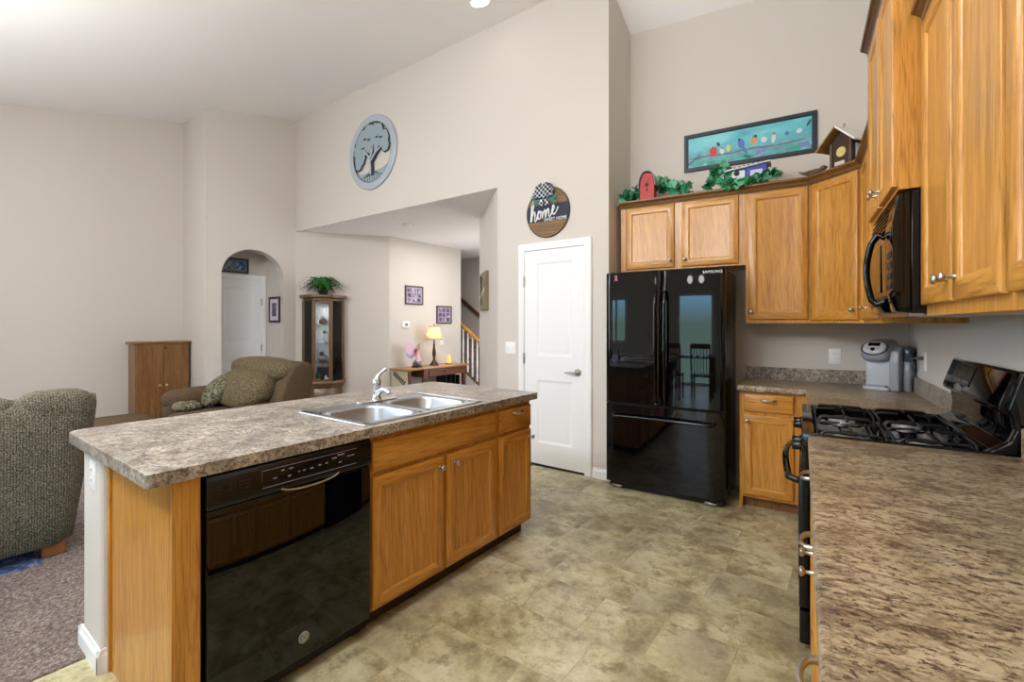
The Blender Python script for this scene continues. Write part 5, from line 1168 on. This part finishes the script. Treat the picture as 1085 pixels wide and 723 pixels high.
# beyond the arch
o = thing('framed_photo', 'dark framed photo with white mount on the wall just inside the arch', 'picture frame', (-7.13, 3.62, 1.385))
PV = plane((0, 3.62, 0), (1, 0, 0), (0, -1, 0)); frame_pic(o, PV, -7.305, -6.985, 1.385, 1.775, plain('maroon_frame', 58, 30, 44, .45), [plain('white_mount', 214, 206, 220, .6), PH2], [(.24, .76, .18, .82, 1)], .035)
o = thing('framed_photo', 'dark wide framed pictures hung over the white door inside the arch', 'picture frame', (-7.42, 3.05, 2.125))
PVD = plane((-7.42, 0, 0), (0, 1, 0), (1, 0, 0)); frame_pic(o, PVD, 2.78, 3.355, 2.118, 2.335, BLK, [plain('slate_mount', 96, 108, 128, .6), photo('photo_blue', (14, 30, 80), (40, 76, 150), (150, 180, 216)), photo('photo_slate', (60, 66, 76), (104, 112, 122), (150, 156, 160))], [(.03, .62, .06, .94, 2), (.72, .93, .18, .82, 1)], .022)

# ------------------------------------------------------------------ the living room
cb = thing('storage_cabinet', 'two-door oak storage cabinet against the far left wall', 'cabinet', (-7.49, 2.26, .008))
mb = MB(); mb.box(-7.645, -7.37, 1.965, 2.555, .06, 1.105); mb.build('carcass', MOAKZ, cb)
mb = MB(); mb.box(-7.645, -7.40, 1.975, 2.545, .008, .06); mb.build('plinth', WALN, cb)
mb = MB(); mb.box(-7.648, -7.345, 1.935, 2.58, 1.105, 1.135, .006, 2); mb.build('top_board', MOAKZ, cb)
for y0, y1, ky in ((1.972, 2.258, 2.225), (2.264, 2.55, 2.296)):
    mb = MB(); mb.box(-7.37, -7.352, y0, y1, .07, 1.10, .002, 1); d = mb.build('door', MOAKZ, cb)
    mb = MB(); mb.lathe([(.016, 0), (.014, .003), (.005, .006), (.005, .016), (.012, .022), (.010, .03), (0, .032)], (-7.352, ky, .56), 14, 'x'); mb.build('knob', plain('brass', 196, 170, 110, .3, .9), d)
mb = MB(); mb.tube([(-7.354, 2.285, 1.05), (-7.348, 2.285, 1.05)], .011, 14); mb.build('lock', BLACKM, cb)

rc_ = thing('recliner_sofa', 'grey tweed sofa with its back to the kitchen at the left edge', 'sofa', (-4.2, -.1, .008))
Y0, Y1 = -1.15, .72
mb = MB()                                                    # outside back, a little flared to its top
def backpts(y, fl): return None
t = bmesh.new(); rows = []
prof = [(-3.80, .07), (-3.765, .09), (-3.745, .25), (-3.73, .55), (-3.72, .80), (-3.74, .88), (-3.80, .93), (-3.95, .93), (-4.02, .80), (-4.02, .07)]
ny = 22
for i in range(ny+1):
    s = i/ny; row = []
    for x, z in prof:
        k = (z-.07)/.86
        a, b = Y0-.10*k, Y1+.115*k**1.1
        y = a+(b-a)*s; e = min(s, 1-s)*(b-a); rr = .10
        xr = x-(0 if e > rr else (rr-math.sqrt(max(0, rr*rr-(rr-e)**2)))*(.9 if x > -3.9 else -.3))
        row.append(t.verts.new((xr, y, z)))
    rows.append(row)
for a, b in zip(rows, rows[1:]):
    for k in range(len(prof)): t.faces.new((a[k], a[(k+1) % len(prof)], b[(k+1) % len(prof)], b[k]))
t.faces.new(rows[0]); t.faces.new(rows[-1][::-1]); bmesh.ops.recalc_face_normals(t, faces=t.faces)
mb.merge(t); mb.build('outside_back', TWEED, rc_, smooth=60)
for (ya, yb, zt) in ((-1.24, -.50, .985), (-.50, .49, .985), (.49, .80, .985)):
    mb = MB(); c0 = ((-3.85), (ya+yb)/2, .875); hh = (.125, (yb-ya)/2+.012, .105)
    mb.puff(c0, hh, 3.0, 18); mb.build('back_cushion', TWEED, rc_, smooth=180)
for yb in ((-1.12, -.92), (.50, .70)):
    mb = MB(); mb.box(-4.65, -3.80, yb[0], yb[1], .09, .62, .05, 4); mb.puff((-4.25, (yb[0]+yb[1])/2, .62), (.44, .13, .09), 3, 12); mb.build('arm', TWEED, rc_, smooth=60)
mb = MB(); mb.box(-4.65, -3.85, -.93, .51, .09, .34, .02, 2); mb.build('seat_base', TWEED, rc_, smooth=60)
for ya, yb in ((-.91, -.22), (-.20, .49)):
    mb = MB(); mb.puff((-4.36, (ya+yb)/2, .41), (.33, (yb-ya)/2, .10), 4, 16); mb.build('seat_cushion', TWEED, rc_, smooth=180)
for x in (-4.58, -3.835):
    for y in (Y0+.07, Y1-.09):
        mb = MB(); mb.prism([(x-.03, y-.05, .008), (x+.03, y-.05, .008), (x+.03, y+.05, .008), (x-.03, y+.05, .008)], (0, 0, .075), .006, 1); mb.build('foot', plain('cherry_foot', 138, 82, 42, .4), rc_)
mb = MB(); mb.box(-4.70, -3.72, -1.3, .57, .0085, .016, .003, 1); tag(mb.build('area_rug', photo('blue_rug', (30, 44, 86), (66, 84, 126), (136, 150, 176)), base=(-4.1, -.4, .0085), smooth=0), 'blue patterned rug edge showing under the tweed sofa', 'rug')

ac = thing('armchair', 'brown upholstered armchair with rolled arm beyond the island sink', 'armchair', (-5.05, 2.3, .008))
AX0, AX1 = -5.70, -4.45
def roll(y, z, rr, x0, x1, m_, nm, par, tilt=0):
    mb = MB(); mb.puff(((x0+x1)/2, y, z), ((x1-x0)/2, rr[0], rr[1]), 3.4, 18); return mb.build(nm, m_, par, smooth=180)
mb = MB()                                                    # back shell leaning to +y
bp_ = [(2.30, .10), (2.46, .10), (2.60, .55), (2.665, .84), (2.66, .93), (2.60, .985), (2.52, .99), (2.44, .95), (2.36, .80), (2.24, .42)]
mb.prism([(AX0+.10, y, z) for y, z in bp_], (AX1-AX0-.10, 0, 0), .035, 4); mb.build('back', SUEDE, ac, smooth=60)
mb = MB(); mb.puff(((AX0+AX1)/2+.02, 2.44, .895), ((AX1-AX0)/2-.06, .17, .125), 2.8, 18); mb.build('head_cushion', CHEN, ac, smooth=180)
mb = MB(); mb.puff(((AX0+AX1)/2+.02, 2.27, .72), ((AX1-AX0)/2-.18, .17, .20), 2.8, 18, f=lambda p: Vector((p.x, p.y+.35*p.z, p.z))); mb.build('lumbar_cushion', CHEN, ac, smooth=180)
for x0, x1 in ((AX0, AX0+.26), (AX1-.22, AX1)):
    mb = MB(); mb.box(x0+.03, x1-.03, 1.72, 2.45, .09, .54 if x1 > -5 else .60, .04, 3); mb.puff(((x0+x1)/2, 2.12, .60 if x1 < -5 else .50), ((x1-x0)/2+.02, .42, .11), 3.2, 18); mb.build('arm', SUEDE, ac, smooth=180)
mb = MB(); mb.box(AX0+.2, AX1-.18, 1.70, 2.40, .09, .34, .03, 3); mb.build('seat_base', SUEDE, ac, smooth=60)
mb = MB(); mb.puff(((AX0+AX1)/2, 2.0, .41), ((AX1-AX0)/2-.22, .36, .11), 4, 18); mb.build('seat_cushion', CHEN, ac, smooth=180)
for x in (AX0+.08, AX1-.08):
    for y in (1.80, 2.36):
        mb = MB(); mb.tube([(x, y, .008), (x, y, .10)], [.022, .03], 10); mb.build('foot', WALN, ac)
M_ = Matrix.Translation((-5.33, 2.09, .675)) @ Matrix.Rotation(R(-34), 4, 'X') @ Matrix.Rotation(R(38), 4, 'Y')
mb = MB(); mb.puff((0, 0, 0), (.165, .065, .165), 3.0, 16, M=M_); tag(mb.build('throw_pillow', PRINT, base=(-5.22, 2.0, .52), smooth=180), 'leafy print throw pillow leaning in the brown armchair', 'pillow')
ot = thing('ottoman', 'low brown upholstered ottoman before the storage cabinet, beside the armchair', 'ottoman', (-5.51, 1.42, .008))
mb = MB(); mb.box(-5.80, -5.22, 1.12, 1.60, .07, .36, .03, 3); mb.build('base', SUEDE, ot, smooth=60)
mb = MB(); mb.puff((-5.51, 1.36, .41), (.31, .26, .09), 4, 16); mb.build('cushion_top', SUEDE, ot, smooth=180)
for x in (-5.75, -5.27):
    for y in (1.17, 1.55):
        mb = MB(); mb.tube([(x, y, .008), (x, y, .075)], [.018, .024], 10); mb.build('foot', WALN, ot)
mb = MB(); mb.puff((-5.34, 1.84, .555), (.13, .12, .05), 2.3, 16, f=lambda p: p*(1+.10*math.sin(36*p.x+41*p.y))); tag(mb.build('folded_throw', PRINT, base=(-5.34, 1.84, .51), smooth=60), 'crumpled leafy print throw lying low on the armchair seat', 'throw')

# ------------------------------------------------------------------ behind the camera: the dining nook the refrigerator mirrors
dt = thing('dining_table', 'dark wooden dining table before the patio door, mirrored in the refrigerator', 'table', (-1.9, -2.3, 0))
mb = MB(); mb.box(-2.45, -1.35, -2.75, -1.85, .72, .755, .006, 2); mb.build('tabletop', WALN, dt)
for x in (-2.37, -1.43):
    for y in (-2.67, -1.93): mb = MB(); mb.box(x-.035, x+.035, y-.035, y+.035, 0, .72, .003, 1); mb.build('leg', WALN, dt)
def dchair(x, y, rz, lab):
    FR['D'] = Matrix.Translation((x, y, 0)) @ Matrix.Rotation(rz, 4, 'Z')
    o = thing('dining_chair', lab, 'chair', (0, 0, 0), 'D')
    mb = MB(); mb.box(-.21, .21, -.21, .21, .43, .46, .01, 2); mb.build('seat', WALN, o)
    for sx in (-1, 1):
        mb = MB(); mb.tube([(sx*.18, -.18, 0), (sx*.18, -.18, .43)], [.016, .02], 8); mb.build('leg', WALN, o)
        mb = MB(); mb.tube([(sx*.18, .19, 0), (sx*.18, .19, .45), (sx*.19, .25, 1.0)], [.016, .02, .016], 8); mb.build('leg', WALN, o)
    mb = MB(); mb.box(-.19, .19, .225, .255, .93, 1.02, .008, 2)
    for k in range(5): mb.tube([(-.12+.06*k, .20, .45), (-.12+.06*k, .24, .95)], .008, 6)
    mb.build('backrest', WALN, o)
dchair(-2.2, -1.52, 0, 'dark spindle-back dining chair at the left of the table near side')
dchair(-1.6, -1.52, 0, 'dark spindle-back dining chair at the right of the table near side')
zc = ZC(-1.7)
ch = thing('chandelier', 'two-globe ceiling light over the dining table', 'lamp', (-1.75, -1.7, 2.05))
mb = MB(); mb.tube([(-1.75, -1.7, zc), (-1.75, -1.7, 2.30)], .008, 8); mb.tube([(-1.87, -1.7, 2.26), (-1.75, -1.7, 2.30), (-1.63, -1.7, 2.26)], .01, 8); mb.lathe([(.06, zc), (.055, zc-.03), (0, zc-.035)], (-1.75, -1.7, 0), 18); mb.build('stem', NICKEL, ch)
for s in (-1, 1):
    mb = MB(); mb.ell((-1.75+s*.12, -1.7, 2.18), (.055, .055, .075), 12); mb.build('globe', BULB, ch, smooth=180)
